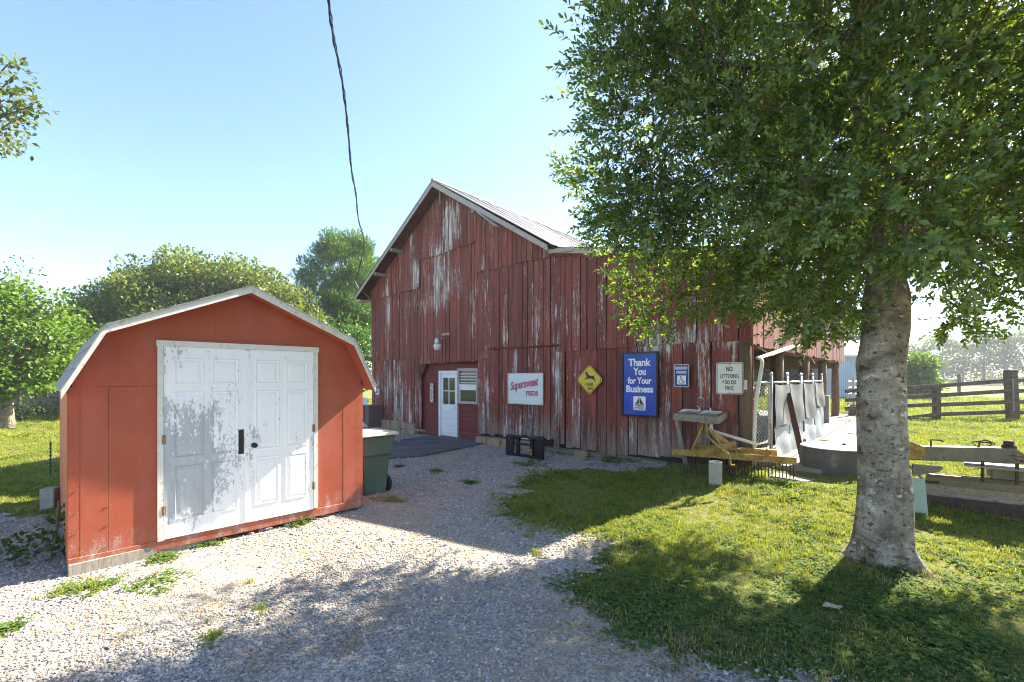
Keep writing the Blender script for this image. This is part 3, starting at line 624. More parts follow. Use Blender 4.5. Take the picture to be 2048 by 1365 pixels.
for xw, sgn, mt, nm in ((0.0, -1, M_SHEDSIDE, 'side_wall'), (SW, 1, M_SHED, 'side_wall')):
    side = MB().bb(min(xw, xw - sgn * 0.03) + (0.008 if sgn < 0 else 0), max(xw, xw - sgn * 0.03) - (0.008 if sgn > 0 else 0), 0.024, SL_, 0.06, SH + 0.08).build(nm, M_DARK, shed)
    yy = 0.024; k = 0
    while yy < SL_ - 0.01:
        w = 0.2 if k % 2 == 0 else 0.202
        xa_, xb_ = (-0.004, 0.007) if sgn < 0 else (SW - 0.007, SW + 0.004)
        MB().bb(xa_, xb_, yy + .003, min(yy + w, SL_) - .003, 0.04, SH + 0.06).build('side_panel', mt, side); yy += w; k += 1
MB().prism([(0.0, 0.1), (SW, 0.1), (SW, gtop(SW)), (SW - .26, gtop(SW - .26)), (SW / 2, gtop(SW / 2)), (.26, gtop(.26)), (0, gtop(0))], SL_ - 0.03, SL_).build('rear_wall', M_SHED, shed)
SOV = 0.28
rf = None
for i in range(4):
    (x0, z0), (x1, z1) = GB[i], GB[i + 1]
    m = MB(); slope_board(m, x0, z0, x1, z1, -SOV + 0.022, SL_ + 0.1, 0.022); o = m.build('roof_deck', M_SHED, shed)
    d = Vector((x1 - x0, 0, z1 - z0)).normalized(); nrm = Vector((-d.z, 0, d.x))
    nr = 3 if i in (0, 3) else 5                      # shingle courses along the slope
    for k in range(nr):
        f0, f1 = k / nr, (k + 1) / nr
        if i >= 2: f0, f1 = f0, f1
        a = Vector((x0, 0, z0 + .022)) + (Vector((x1, 0, z1 + .022)) - Vector((x0, 0, z0 + .022))) * f0; b = Vector((x0, 0, z0 + .022)) + (Vector((x1, 0, z1 + .022)) - Vector((x0, 0, z0 + .022))) * f1
        lo, hi = (0.012, 0.004) if i < 2 else (0.004, 0.012)
        a1, b1 = a + nrm * lo, b + nrm * hi
        ys = [-SOV - 0.02, SL_ * 0.3 + 0.2 * k, SL_ * .72, SL_ + 0.12]
        for q in range(3):
            y0, y1 = ys[q] + (.004 if q else 0), ys[q + 1] - .004
            MB().add([(a.x, y0, a.z), (b.x, y0, b.z), (b1.x, y0, b1.z), (a1.x, y0, a1.z), (a.x, y1, a.z), (b.x, y1, b.z), (b1.x, y1, b1.z), (a1.x, y1, a1.z)], [(0, 1, 2, 3), (7, 6, 5, 4), (0, 4, 5, 1), (1, 5, 6, 2), (2, 6, 7, 3), (3, 7, 4, 0)]).build('shingle_strip', M_SHINGLE, o)
    h = 0.075
    MB().add([(x0, -SOV, z0 + .02 - h), (x1, -SOV, z1 + .02 - h), (x1, -SOV, z1 + .025), (x0, -SOV, z0 + .025), (x0, -SOV + .02, z0 + .02 - h), (x1, -SOV + .02, z1 + .02 - h), (x1, -SOV + .02, z1 + .025), (x0, -SOV + .02, z0 + .025)], [(0, 1, 2, 3), (7, 6, 5, 4), (0, 4, 5, 1), (1, 5, 6, 2), (2, 6, 7, 3), (3, 7, 4, 0)]).build('fascia', M_TRIM, o)
    MB().add([(x0 + .004, -SOV + .022, z0 - .03), (x1 - .004, -SOV + .022, z1 - .03), (x1 - .004, -0.004, z1 - .03), (x0 + .004, -0.004, z0 - .03), (x0 + .004, -SOV + .022, z0 - .002), (x1 - .004, -SOV + .022, z1 - .002), (x1 - .004, -0.004, z1 - .002), (x0 + .004, -0.004, z0 - .002)], [(0, 1, 2, 3), (7, 6, 5, 4), (0, 4, 5, 1), (1, 5, 6, 2), (2, 6, 7, 3), (3, 7, 4, 0)]).build('soffit', M_SHED, o)
fr = MB().bb(DX0, DX0 + .052, -0.026, -0.004, DZ0 - .04, DZ1).bb(DX1 - .052, DX1, -0.026, -0.004, DZ0 - .02, DZ1).bb(DX0 - .01, DX1 + .01, -0.034, -0.0265, DZ1 - .055, DZ1 + .005).bb(DX0 + .052, DX1 - .052, -0.0265, -0.004, DZ1 - .05, DZ1).build('door_frame', M_TRIM, shed)
mid = (DX0 + DX1) / 2
for side, (a, b, mt) in enumerate(((DX0 + .056, mid - .004, M_DOORL), (mid + .004, DX1 - .056, M_DOORR))):
    d = MB().bb(a, b, -0.018, 0.0, DZ0 - .03, DZ1 - .056).build('door', mt, shed)
    if side == 0: tag(d, label='left door leaf with paint peeled to grey primer')
    w = b - a; rows = ((1.80, 2.03), (1.00, 1.66), (0.33, 0.85))
    for cx_ in (a + w * 0.285, a + w * 0.725):
        hw = w * 0.135
        for z0, z1 in rows:
            m = MB(); zz0, zz1 = z0, z1
            for k, (o0, o1, ya, yb) in enumerate(((0.035, 0.0, -0.018, -0.027), )):
                pass
            # moulding ring then raised field
            def ring(e0, e1, y0, y1, y2):
                def rc(e, y): return [(cx_ - hw - e, y, zz0 - e), (cx_ + hw + e, y, zz0 - e), (cx_ + hw + e, y, zz1 + e), (cx_ - hw - e, y, zz1 + e)]
                em = (e0 + e1) / 2; v = rc(e0, y0) + rc(em, y1) + rc(e1, y2); k = []
                for r_ in range(2):
                    for i in range(4): k.append((r_ * 4 + i, r_ * 4 + (i + 1) % 4, r_ * 4 + 4 + (i + 1) % 4, r_ * 4 + 4 + i))
                return v, k
            m.cur = 1; m.add(*ring(0.034, 0.008, -0.017, -0.027, -0.0185)); m.cur = 0; m.add(*ring(0.0, -0.03, -0.0175, -0.024, -0.026))
            m.add([(cx_ - hw + .03, -0.026, zz0 + .03), (cx_ + hw - .03, -0.026, zz0 + .03), (cx_ + hw - .03, -0.026, zz1 - .03), (cx_ - hw + .03, -0.026, zz1 - .03)], [(0, 1, 2, 3)])
            m.build('door_panel', [mt, M_MOULDL if side == 0 else M_MOULDR], d)
    hx = a - 0.002 if side == 0 else b + 0.002
    for hz in (0.42, 1.18, 1.93): MB().tube([(hx, -0.024, hz - .05), (hx, -0.024, hz + .05)], 0.008, 8).bb(hx - .018, hx + .018, -0.0275, -0.017, hz - .048, hz + .048).build('hinge', M_BRASS if hz < 1.8 else M_TRIM, d)
    if side == 0:
        MB().bb(b - .085, b - .025, -0.0215, -0.0185, 0.94, 1.23).build('push_plate', M_BLACK, d)
        MB().bb(b - .012, b + .03, -0.026, -0.0185, DZ0 - .02, DZ1 - .07).build('astragal', mt, d)
    else: MB().lathe([(0.03, -0.018), (0.03, -0.024), (0.011, -0.026), (0.011, -0.05), (0.027, -0.058), (0.03, -0.072), (0.02, -0.085)], (a + 0.075, 0, 1.03), 16, 'y').build('door_knob', M_BLACK, d, smooth=True)

m = MB(); p0, p1 = gp(136, 1156), gp(432, 1086)
d_ = (p1 - p0).normalized(); n_ = Vector((-d_.y, d_.x, 0))
m.add([], []); m.bar(p0 - n_ * .0 + Vector((0, 0, .055)), p1 - n_ * .0 + Vector((0, 0, .065)), 0.04, 0.13); m.build('timber_board', M_GREYWOOD, bevel=0.004, label='grey weathered board on edge along the foot of the red shed', cat='board')

# ------------------------------------------------------------------ things on the barn wall
def wallthing(name, label, cat, px, py, y=0.0, group=None):
    x, z = bw(px, py, y); return thing(name, label, cat, BM @ Vector((x, y, z)), BROT, group)
def wq(px, py, y, ref):                             # local coordinates relative to a wall thing
    x, z = bw(px, py, y); x0, z0 = bw(ref[0], ref[1], y); return x - x0, z - z0
M_BLUE = plain('blue_sign_face', (0.008, 0.075, 0.40), 0.35, var=0.35, scale=2.2, dirt=(0.10, 0.11, 0.40), dirtamt=0.18, bump=0.05)
M_BLUE2 = plain('blue_parking_sign', (0.012, 0.06, 0.26), 0.4, var=0.15, scale=6, bump=0.03)
M_SIGNW = plain('white_sign_face', (0.72, 0.70, 0.66), 0.45, var=0.06, scale=6, bump=0.03)
M_YEL = plain('yellow_sign_face', (0.62, 0.47, 0.045), 0.45, var=0.12, scale=9, dirt=(0.5, 0.42, 0.12), dirtamt=0.2, bump=0.03)
M_FADED = plain('faded_white_enamel', (0.62, 0.66, 0.68), 0.3, var=0.06, scale=3, dirt=(0.5, 0.55, 0.58), dirtamt=0.2, bump=0.03)
M_PINK = plain('faded_red_lettering', (0.42, 0.085, 0.15), 0.6, var=0.35, scale=25, dirt=(0.60, 0.50, 0.52), dirtamt=0.35, bump=0)
M_PALE = plain('worn_off_lettering', (0.70, 0.73, 0.74), 0.5, var=0.04)
M_INK = plain('black_print', (0.02, 0.02, 0.02), 0.5, var=0.2, bump=0)
M_INKB = plain('brown_black_print', (0.06, 0.05, 0.03), 0.5, var=0.3, bump=0)
M_LET = plain('white_print', (0.80, 0.80, 0.80), 0.5, var=0.03, bump=0)
YS = -0.115
def rect(x0, x1, z0, z1, r=0.0, n=4):
    if r <= 0: return [(x0, z0), (x1, z0), (x1, z1), (x0, z1)]
    o = []
    for cx_, cz_, a0 in ((x1 - r, z0 + r, -90), (x1 - r, z1 - r, 0), (x0 + r, z1 - r, 90), (x0 + r, z0 + r, 180)):
        for k in range(n + 1): a = R(a0 + 90 * k / n); o.append((cx_ + r * math.cos(a), cz_ + r * math.sin(a)))
    return o
def ringprism(m, outer, inner, y0, y1):
    n = len(outer); vs = [(x, y0, z) for x, z in outer] + [(x, y0, z) for x, z in inner] + [(x, y1, z) for x, z in outer] + [(x, y1, z) for x, z in inner]
    fs = []
    for i in range(n):
        j = (i + 1) % n; fs += [(i, j, j + n, i + n), (2 * n + i, 3 * n + i, 3 * n + j, 2 * n + j), (i, 2 * n + i, 2 * n + j, j), (n + i, n + j, 3 * n + j, 3 * n + i)]
    return m.add(vs, fs)
# feed sign
s = wallthing('feed_sign', 'faded white enamel sign with pink script lettering reading Supersweet Feeds', 'sign', 1050, 778, YS)
w, h = 1.19, 0.80
MB().prism(rect(-w / 2, w / 2, -h / 2, h / 2), 0, 0.02).build('sign_board', M_FADED, s); m = MB(); ringprism(m, rect(-w / 2 - .012, w / 2 + .012, -h / 2 - .012, h / 2 + .012), rect(-w / 2 + .012, w / 2 - .012, -h / 2 + .012, h / 2 - .012), -0.008, 0.024); m.build('sign_border', M_GALV, s)
text_mesh('Supersweet', M_PINK, s, (-0.03, 0.10, 1.0, 0.30), -0.002, bold=0.035, shear=0.35, rot=R(9), spacing=0.9)
text_mesh('FEEDS', M_PINK, s, (0.24, -0.115, 0.40, 0.125), -0.002, bold=0.04)
text_mesh('Lots of worn text', M_PALE, s, (0.0, -0.27, 0.95, 0.06), -0.002, shear=0.5, name='worn_lettering') if False else None
m = MB()
for k in range(9): m.add([(-0.5 + k * .11, -0.002, -.30), (-0.42 + k * .11, -0.002, -.30), (-0.39 + k * .11, -0.002, -.25), (-0.47 + k * .11, -0.002, -.25)], [(0, 1, 2, 3)])
m.build('worn_lettering', M_PALE, s)
# deer crossing sign
s = wallthing('deer_sign', 'yellow diamond sign with a leaping deer reading DEER XING', 'sign', 1179, 760, YS)
r_ = 0.36
def diamond(r_, k=0.035): return [(-k, -r_ + k), (k, -r_ + k), (r_ - k, -k), (r_ - k, k), (k, r_ - k), (-k, r_ - k), (-r_ + k, k), (-r_ + k, -k)]
sb = MB().prism(diamond(r_), 0, 0.006).build('sign_board', M_YEL, s); m = MB(); ringprism(m, diamond(r_ - .022), diamond(r_ - .034), -0.003, -0.0005); m.build('sign_border', M_INKB, s)
text_mesh('DEER', M_INKB, s, (0.0, -0.105, 0.21, 0.075), -0.001, bold=0.02); text_mesh('XING', M_INKB, s, (0.02, -0.20, 0.17, 0.075), -0.001, bold=0.02)
deer = [(-.13, .03), (-.05, .05), (-.09, .09), (-.085, .13), (-.13, .135), (-.11, .165), (-.085, .175), (-.095, .215), (-.075, .185), (-.06, .2), (-.055, .165), (-.035, .12), (.02, .095), (.09, .085), (.125, .10), (.12, .065), (.14, .02), (.17, -.05), (.155, -.055), (.115, .005), (.07, .025), (.0, .03), (-.04, .025), (-.09, .01), (-.135, .015)]
MB().prism(deer, -0.004, -0.0005).build('deer_silhouette', M_INK, s)
# blue sign
s = wallthing('thank_you_sign', 'tall blue framed sign reading Thank You for Your Business', 'sign', 1279, 769, YS - .02)
w, h = 0.80, 1.36
MB().prism(rect(-w / 2 + .02, w / 2 - .02, -h / 2 + .02, h / 2 - .02), 0, 0.02).build('sign_board', M_BLUE, s); m = MB(); ringprism(m, rect(-w / 2 - .015, w / 2 + .015, -h / 2 - .015, h / 2 + .015), rect(-w / 2 + .022, w / 2 - .022, -h / 2 + .022, h / 2 - .022), -0.02, 0.03); m.build('sign_frame', M_BLACK, s)
for tx, zc, ww, hh, xc in (('Thank', .47, .52, .165, 0), ('You', .275, .29, .165, 0.0), ('for Your', .08, .55, .15, 0), ('Business', -.10, .62, .155, 0.0)): text_mesh(tx, M_LET, s, (xc, zc, ww, hh), -0.001, bold=0.03, spacing=0.97)
MB().prism(rect(-.14, .14, -.56, -.26, .02), -0.004, -0.0005).build('logo_plate', M_LET, s)
A, B_, C_, D_ = (0, -.275), (-.115, -.475), (.115, -.475), (0.0, -.415)
g = 0.006
for poly, c in (([(-g, A[1]), (-.115, -.465), (-g, D_[1] + .004)], (0.10, 0.085, 0.075)), ([(g, A[1]), (g, D_[1] + .004), (.115, -.465)], (0.035, 0.03, 0.028)), ([(-.112, -.478), (.112, -.478), (0, D_[1] - .008)], (0.22, 0.20, 0.18))):
    MB().prism(poly, -0.007, -0.0045).build('logo_facet', plain('logo_%.2f' % c[0], c, 0.5, var=.1, bump=0), s)
text_mesh('CITGO', M_INK, s, (0, -0.52, 0.24, 0.055), -0.0045, bold=0.02)
# reserved parking
s = wallthing('parking_sign', 'small blue reserved parking sign with white wheelchair symbol above the sink', 'sign', 1363, 752, YS)
w, h = 0.305, 0.457
MB().prism(rect(-w / 2, w / 2, -h / 2, h / 2, .03), 0, 0.005).build('sign_board', M_BLUE2, s); m = MB(); ringprism(m, rect(-w / 2, w / 2, -h / 2, h / 2, .03), rect(-w / 2 + .009, w / 2 - .009, -h / 2 + .009, h / 2 - .009, .024), -0.003, -0.0005); m.build('sign_border', M_LET, s)
text_mesh('RESERVED', M_LET, s, (0, .155, .245, .058), -0.001, bold=.025); text_mesh('PARKING', M_LET, s, (0, .07, .20, .058), -0.001, bold=.025)
MB().prism(rect(-.088, .088, -.175, .005), -0.003, -0.0005).build('symbol_plate', M_LET, s)
m = MB(); m.lathe([(0.014, -0.006), (0.014, -0.0035)], (-0.012, 0, -.02), 10, 'y')
arc = [(-0.005 + .05 * math.cos(a), -0.005, -.118 + .045 * math.sin(a)) for a in np.linspace(R(130), R(370), 14)]; m.tube(arc, 0.006, 5)
m.tube([(-.012, -.005, -.035), (-.008, -.005, -.09), (.03, -.005, -.092), (.048, -.005, -.14), (.066, -.005, -.132)], 0.007, 5); m.tube([(-.01, -.005, -.062), (.03, -.005, -.062)], 0.005, 5); m.build('wheelchair_symbol', M_INK, s)
# no littering
s = wallthing('no_littering_sign', 'white sign with black lettering reading No Littering fine near the barn corner', 'sign', 1459, 757, YS)
w, h = 0.48, 0.60
MB().prism(rect(-w / 2, w / 2, -h / 2, h / 2, .04), 0, 0.006).build('sign_board', M_SIGNW, s); m = MB(); ringprism(m, rect(-w / 2 + .012, w / 2 - .012, -h / 2 + .012, h / 2 - .012, .032), rect(-w / 2 + .022, w / 2 - .022, -h / 2 + .022, h / 2 - .022, .024), -0.003, -0.0005); m.build('sign_border', M_INK, s)
text_mesh('NO', M_INK, s, (0, .175, .115, .095), -0.001, bold=.02); text_mesh('LITTERING', M_INK, s, (0, .04, .33, .078), -0.001, bold=.005); text_mesh('50.00', M_INK, s, (.015, -.075, .20, .08), -0.001, bold=.01); text_mesh('$', M_INK, s, (-.115, -.065, .028, .05), -0.001, bold=.01); text_mesh('FINE', M_INK, s, (0, -.185, .145, .08), -0.001, bold=.01)

for sg, pts in (('feed_sign', ((-.56, .36), (.56, .36), (-.56, -.36), (.56, -.36))), ('deer_sign', ((0, .3), (0, -.3))), ('thank_you_sign', ((-.37, .62), (.37, .62), (-.37, -.62), (.37, -.62))), ('parking_sign', ((0, .205), (0, -.205))), ('no_littering_sign', ((0, .265), (0, -.265)))):
    for bx_, bz_ in pts: MB().lathe([(.011, -.001), (.010, -.007), (.005, -.010)], (bx_, 0, bz_), 8, 'y').build('bolt', M_BRASS, bpy.data.objects[sg])
# barn light, meter, thermometer, pipe, cowl
s = wallthing('barn_light', 'dusty security lamp on a short arm above the entry door', 'lamp', 890, 690, -0.05)
MB().bb(-.08, .28, -.06, -.02, .28, .36).build('mount_board', M_GREYWOOD, s)
MB().tube([(.12, -.04, .2), (.12, -.2, .18), (.1, -.3, .12)], .025, 8).build('arm', M_GALV, s)
MB().lathe([(.07, .14), (.085, .1), (.1, .0), (.095, -.06)], (.06, -.34, .05), 14).build('lamp_housing', M_GALV, s, smooth=True)
MB().lathe([(.11, .02), (.13, -.02), (.11, -.13), (.08, -.17)], (.06, -.34, -.02), 14).build('lamp_shade', M_TRIM, s, smooth=True)
s = wallthing('electric_meter', 'round white electric meter base on the barn near its left corner', 'meter', 757, 784, -0.03)  # electric meter on the barn wall
MB().bb(-.1, .1, -.07, .0, -.11, .11).build('meter_box', M_WHITE, s, bevel=.01); MB().lathe([(.075, -.07), (.075, -.11), (.05, -.14)], (-.02, 0, .02), 14, 'y').build('meter_dial', M_GALV, s, smooth=True)
s = wallthing('wall_thermometer', 'rusty white thermometer on the siding left of the door', 'thermometer', 864, 785, 0.06)
M_RUSTW = plain('rusty_white_enamel', (0.68, 0.64, 0.6), .5, var=.1, scale=16, dirt=(0.33, 0.12, 0.05), dirtamt=.75, bump=.2)
MB().prism(rect(-.085, .085, -.33, .30, .05), -.02, 0.0).build('plate', M_RUSTW, s); MB().tube([(0, -.026, -.24), (0, -.026, .12)], .012, 8).build('glass_tube', M_INK, s); MB().bb(-.035, .035, -.024, -.0205, -.26, .16).build('scale_strip', M_LET, s)
s = wallthing('wall_pipe', 'thin red horizontal pipe fixed across the planks above the feed sign', 'pipe', 1040, 693, -0.1)
a, b = bw(975, 698, -.1), bw(1118, 691, -.1); c0 = bw(1040, 693, -.1)
MB().tube([(a[0] - c0[0], 0, a[1] - c0[1]), (b[0] - c0[0], 0, b[1] - c0[1])], .022, 8).build('pipe_run', M_LAP, s, smooth=True)
for f in (.1, .5, .9): MB().bb(a[0] - c0[0] + (b[0] - a[0]) * f - .02, a[0] - c0[0] + (b[0] - a[0]) * f + .02, -.01, .06, -.06, .03).build('bracket', M_LAP, s)
s = wallthing('vent_cowl', 'maroon metal vent hood with a pale flap low on the barn wall', 'vent', 752, 830, -0.05)
MB().add([(-.12, .0, -.38), (.5, .0, -.38), (.5, 0, .38), (-.12, 0, .38), (-.28, -.55, -.12), (.42, -.55, -.38), (.42, -.55, .38), (-.12, -.5, .38)], [(0, 3, 2, 1), (4, 5, 6, 7), (0, 1, 5, 4), (1, 2, 6, 5), (2, 3, 7, 6), (3, 0, 4, 7)]).build('hood', M_PURPLE, s, bevel=.01)
MB().bb(-.18, .12, -.60, -.57, -.1, .33).build('flap', M_GALV, s)
s = wallthing('leaning_panel', 'pale corrugated metal panel standing beside the left end of the barn', 'panel', 735, 820, -0.1)
vs = []
for k in range(13):
    for z in (-1.55, .45): vs.append((-.62 + k * .05, .012 * (-1) ** k, z))
MB().add(vs, [(2 * k, 2 * k + 2, 2 * k + 3, 2 * k + 1) for k in range(12)]).build('sheet', plain('pale_blue_metal', (.55, .62, .68), .5, .2, var=.1), s); MB().bb(-.62, -.0, .02, .05, .3, .36).build('rail', M_GALV, s)
s = thing('marker_stake', 'thin weathered stake standing in the gravel beside the patio', 'stake', gp(798, 888), 0.1)
MB().bar((0, 0, -.1), (0.01, 0, 1.0), .07, .07, (1, 0, 0)).build('stake_shaft', M_GREYWOOD, s, bevel=.01); MB().bar((.0, .05, .42), (.75, .05, .36), .03, .05).build('cross_piece', M_GREYWOOD, s)

# sink
ax_, az_ = bw(1370, 812); bx_, bz_ = bw(1457, 818)
s = thing('outdoor_sink', 'double bowl steel sink on a weathered wooden shelf against the barn', 'sink', BM @ Vector(((ax_ + bx_) / 2, -.06, 1.22)), BROT)
tilt = Matrix.Rotation(R(8), 3, 'X') @ Matrix.Rotation(R(1.5), 3, 'Y')
def tl(m): m.v = [tuple(tilt @ Vector(v)) for v in m.v]; return m
w2 = .42; M_STEEL = plain('stainless_steel', (.55, .56, .57), .25, .95, var=.1, scale=20, bump=.02)
m = MB(); X0, X1, Y0, Y1 = -w2, w2, -.55, -.01
bowls = [(-.37, -.02, -.48, -.12), (.03, .37, -.48, -.12)]
m.bb(X0, X1, Y1 - .11, Y1, 0, .012).bb(X0, X1, Y0, Y0 + .07, 0, .012).bb(X0, bowls[0][0], Y0 + .07, Y1 - .11, 0, .012).bb(bowls[0][1], bowls[1][0], Y0 + .07, Y1 - .11, 0, .012).bb(bowls[1][1], X1, Y0 + .07, Y1 - .11, 0, .012)
tl(m).build('rim', M_STEEL, s)
for x0, x1, y0, y1 in bowls:
    m = MB(); t_, k = .02, .17
    v = [(x0, y0, .006), (x1, y0, .006), (x1, y1, .006), (x0, y1, .006), (x0 + t_, y0 + t_, -k), (x1 - t_, y0 + t_, -k), (x1 - t_, y1 - t_, -k), (x0 + t_, y1 - t_, -k)]
    m.add(v, [(0, 4, 5, 1), (1, 5, 6, 2), (2, 6, 7, 3), (3, 7, 4, 0), (4, 7, 6, 5)]); tl(m).build('bowl', M_STEEL, s)
m = MB(); m.bb(X0 - .0, X1, Y0 - .01, Y0 + .03, -.13, -.004).bb(X0, X0 + .04, Y0 + .03, Y1, -.13, -.004).bb(X1 - .04, X1, Y0 + .03, Y1, -.13, -.004); tl(m).build('shelf_frame', M_GREYWOOD, s)
m = MB(); m.tube([(.02, -.05, .01), (.02, -.05, .16)] + [(.02 - .07 + .07 * math.cos(a), -.05 - .04 * math.sin(a) * 1.0, .16 + .09 * math.sin(a)) for a in np.linspace(0.2, math.pi, 9)] + [(-.12, -.07, .13)], .012, 8); fau = tl(m).build('faucet', M_STEEL, s, smooth=True)
for xx in (-.09, .12): m = MB(); m.lathe([(.02, .01), (.018, .04), (.01, .05)], (xx, -.05, 0), 10).bar((xx, -.05, .05), (xx - .05, -.07, .075), .014, .012); tl(m).build('tap_handle', M_STEEL, fau)
MB().bar((X0 + .03, Y0 + .05, -.2 + .12), (X0 + .16, Y0 + .25, -1.06), .07, .05, (0, 1, 0)).build('leg', M_GREYWOOD, s)
M_PVC = plain('dirty_white_pvc', (.66, .62, .54), .45, var=.12, scale=8, dirt=(.4, .32, .22), dirtamt=.2)
MB().tube([(.22, -.32, -.18), (.22, -.32, -.32), (.25, -.32, -.38), (.32, -.3, -.40), (.98, -.16, -.58)], .03, 10).build('drain_pipe', M_PVC, s, smooth=True)
s = thing('corner_downpipe', 'bent white plastic pipe running down the barn corner', 'pipe', BM @ Vector((XR + .03, -.12, .25)), BROT)
q = [(1512, 690, 1.2), (1515, 713, .25)]
MB().tube([(.55, 1.0, 2.22), (.06, .06, 1.95), (.14, .02, 1.93), (.16, .0, 1.86), (.06, .0, 1.2), (.03, 0, .6), (.03, 0, .0)], .032, 10).build('pipe_run', M_PVC, s, smooth=True)
s = wallthing('broken_latch', 'small pale metal latch left hanging on the corner post', 'latch', 1492, 770, -.17)
MB().bb(-.02, .02, -.03, .0, -.09, .09).lathe([(.03, -.05), (.03, -.03)], (0, 0, -.06), 10, 'y').build('latch_plate', M_TRIM, s)

# skid-steer attachment plate
c = gp(1050, 917); s = thing('attachment_plate', 'black steel quick attach frame with yellow letter S by the foundation', 'attachment', c, BROT)
M_YP = plain('yellow_print', (.6, .42, .05), .5, var=.1, bump=0)
MB().bb(-.58, -.33, -.05, .0, .03, .5).build('side_plate', M_BLACK, s, bevel=.008); MB().bb(.33, .58, -.05, .0, .03, .5).build('side_plate', M_BLACK, s, bevel=.008)
MB().tube([(-.58, .03, .49), (.58, .03, .49)], .035, 8).build('top_tube', M_BLACK, s); MB().tube([(-.33, .0, .33), (.33, .0, .33)], .03, 8).build('cross_tube', M_BLACK, s); MB().bb(-.34, .34, -.03, .05, .03, .09).build('bottom_bar', M_BLACK, s, bevel=.006)
for xx in (-.22, .22): MB().bb(xx - .045, xx + .045, -.04, .04, -.06, .46).build('upright', M_BLACK, s, bevel=.006)
MB().bb(-.1, .1, -.012, .03, .455, .47).build('maker_plate', M_LET, s); text_mesh('S', M_YP, s, (.22, .17, .05, .14), -.0405, bold=.0)

# trash cart
c = gp(748, 992) + Vector((-.15, .2, 0)); s = thing('trash_cart', 'green wheeled trash cart with pale lid beside the red shed', 'trash cart', c, SROT)
M_CART = plain('green_plastic', (.075, .125, .095), .5, var=.15, scale=3, dirt=(.15, .18, .15), dirtamt=.25, bump=.05); M_LID = plain('pale_lid', (.50, .50, .42), .5, var=.12, scale=5, bump=.05)
m = MB(); prof = [(.0, .40, .44), (.08, .43, .47), (.62, .50, .54), (.66, .58, .62), (.93, .62, .66), (.95, .66, .70)]
vs, fs = [], []
for z, wx, wy in prof:
    hx, hy = wx / 2, wy / 2; r2 = .06
    for cx_, cy_, a0 in ((hx - r2, -hy + r2, -90), (hx - r2, hy - r2, 0), (-hx + r2, hy - r2, 90), (-hx + r2, -hy + r2, 180)):
        for k in range(4): a = R(a0 + 30 * k); vs.append((cx_ + r2 * math.cos(a), cy_ + r2 * math.sin(a), z))
for i in range(len(prof) - 1):
    for k in range(16): a, b = i * 16 + k, i * 16 + (k + 1) % 16; fs.append((a, b, b + 16, a + 16))
fs.append(tuple(range(15, -1, -1))); m.add(vs, fs); body = m.build('body', M_CART, s)
MB().box((0, .0, .985), (.70, .76, .05), taper=.96).box((0, 0, 1.015), (.5, .5, .03), taper=.9).build('lid', M_LID, s, bevel=.012)
MB().tube([(-.25, .36, .9), (-.25, .42, .93), (.25, .42, .93), (.25, .36, .9)], .016, 8).build('handle', M_CART, s)
M_TYRE = plain('black_rubber', (.02, .02, .02), .85, var=.3)
for xx in (-.27, .27):
    wh = MB().lathe([(.10, -.03), (.135, -.025), (.135, .025), (.10, .03)], (xx, -.1, .135), 20, 'x').build('wheel', M_TYRE, s, smooth=False)
    m = MB(); m.lathe([(.03, -.038), (.03, .038)], (xx, -.1, .135), 10, 'x')
    for k in range(8): a = k * math.pi / 4; m.bar((xx, -.1 + .02 * math.cos(a), .135 + .02 * math.sin(a)), (xx, -.1 + .1 * math.cos(a), .135 + .1 * math.sin(a)), .066, .02, (1, 0, 0))
    m.build('hub', plain('grey_hub', (.18, .17, .16), .5, .3), wh)
lt = text_mesh('TOTER', M_CART, s, (.02, .56, .26, .07), 0, bold=.03); lt.rotation_euler = (0, 0, 0); lt.location = (0, -.268, 0)

# ------------------------------------------------------------------ kennel along the open side
M_TARP = plain('grey_tarp', (.17, .165, .17), .6, var=.35, scale=2.2, dirt=(.09, .10, .125), dirtamt=.3, stretch=(1, 1, .6)); M_TARPW = plain('white_tarp', (.33, .345, .37), .5, var=.2, scale=7, dirt=(.28, .42, .45), dirtamt=.4, bump=.3)
ken = thing('dog_kennel', 'chain link dog run with grey and white tarps on its panels under the overhang', 'kennel', BM @ Vector((XR, 0, .30)), BROT)
A0, A1 = Vector((.22, .40, 0)), Vector((.34, 5.5, 0))
fr_ = [0, .17, .30, .47, .66, .78, 1.0]; 
def kp(f): return A0 + (A1 - A0) * f
for f in (0, .235, .25, .49, .51, .75, .77, 1.0):
    p = kp(f); MB().tube([p, p + Vector((0, 0, 1.6))], .03, 10).lathe([(.034, 1.58), (.034, 1.62), (.015, 1.645)], p, 10).build('post', M_GALV, ken, smooth=True)
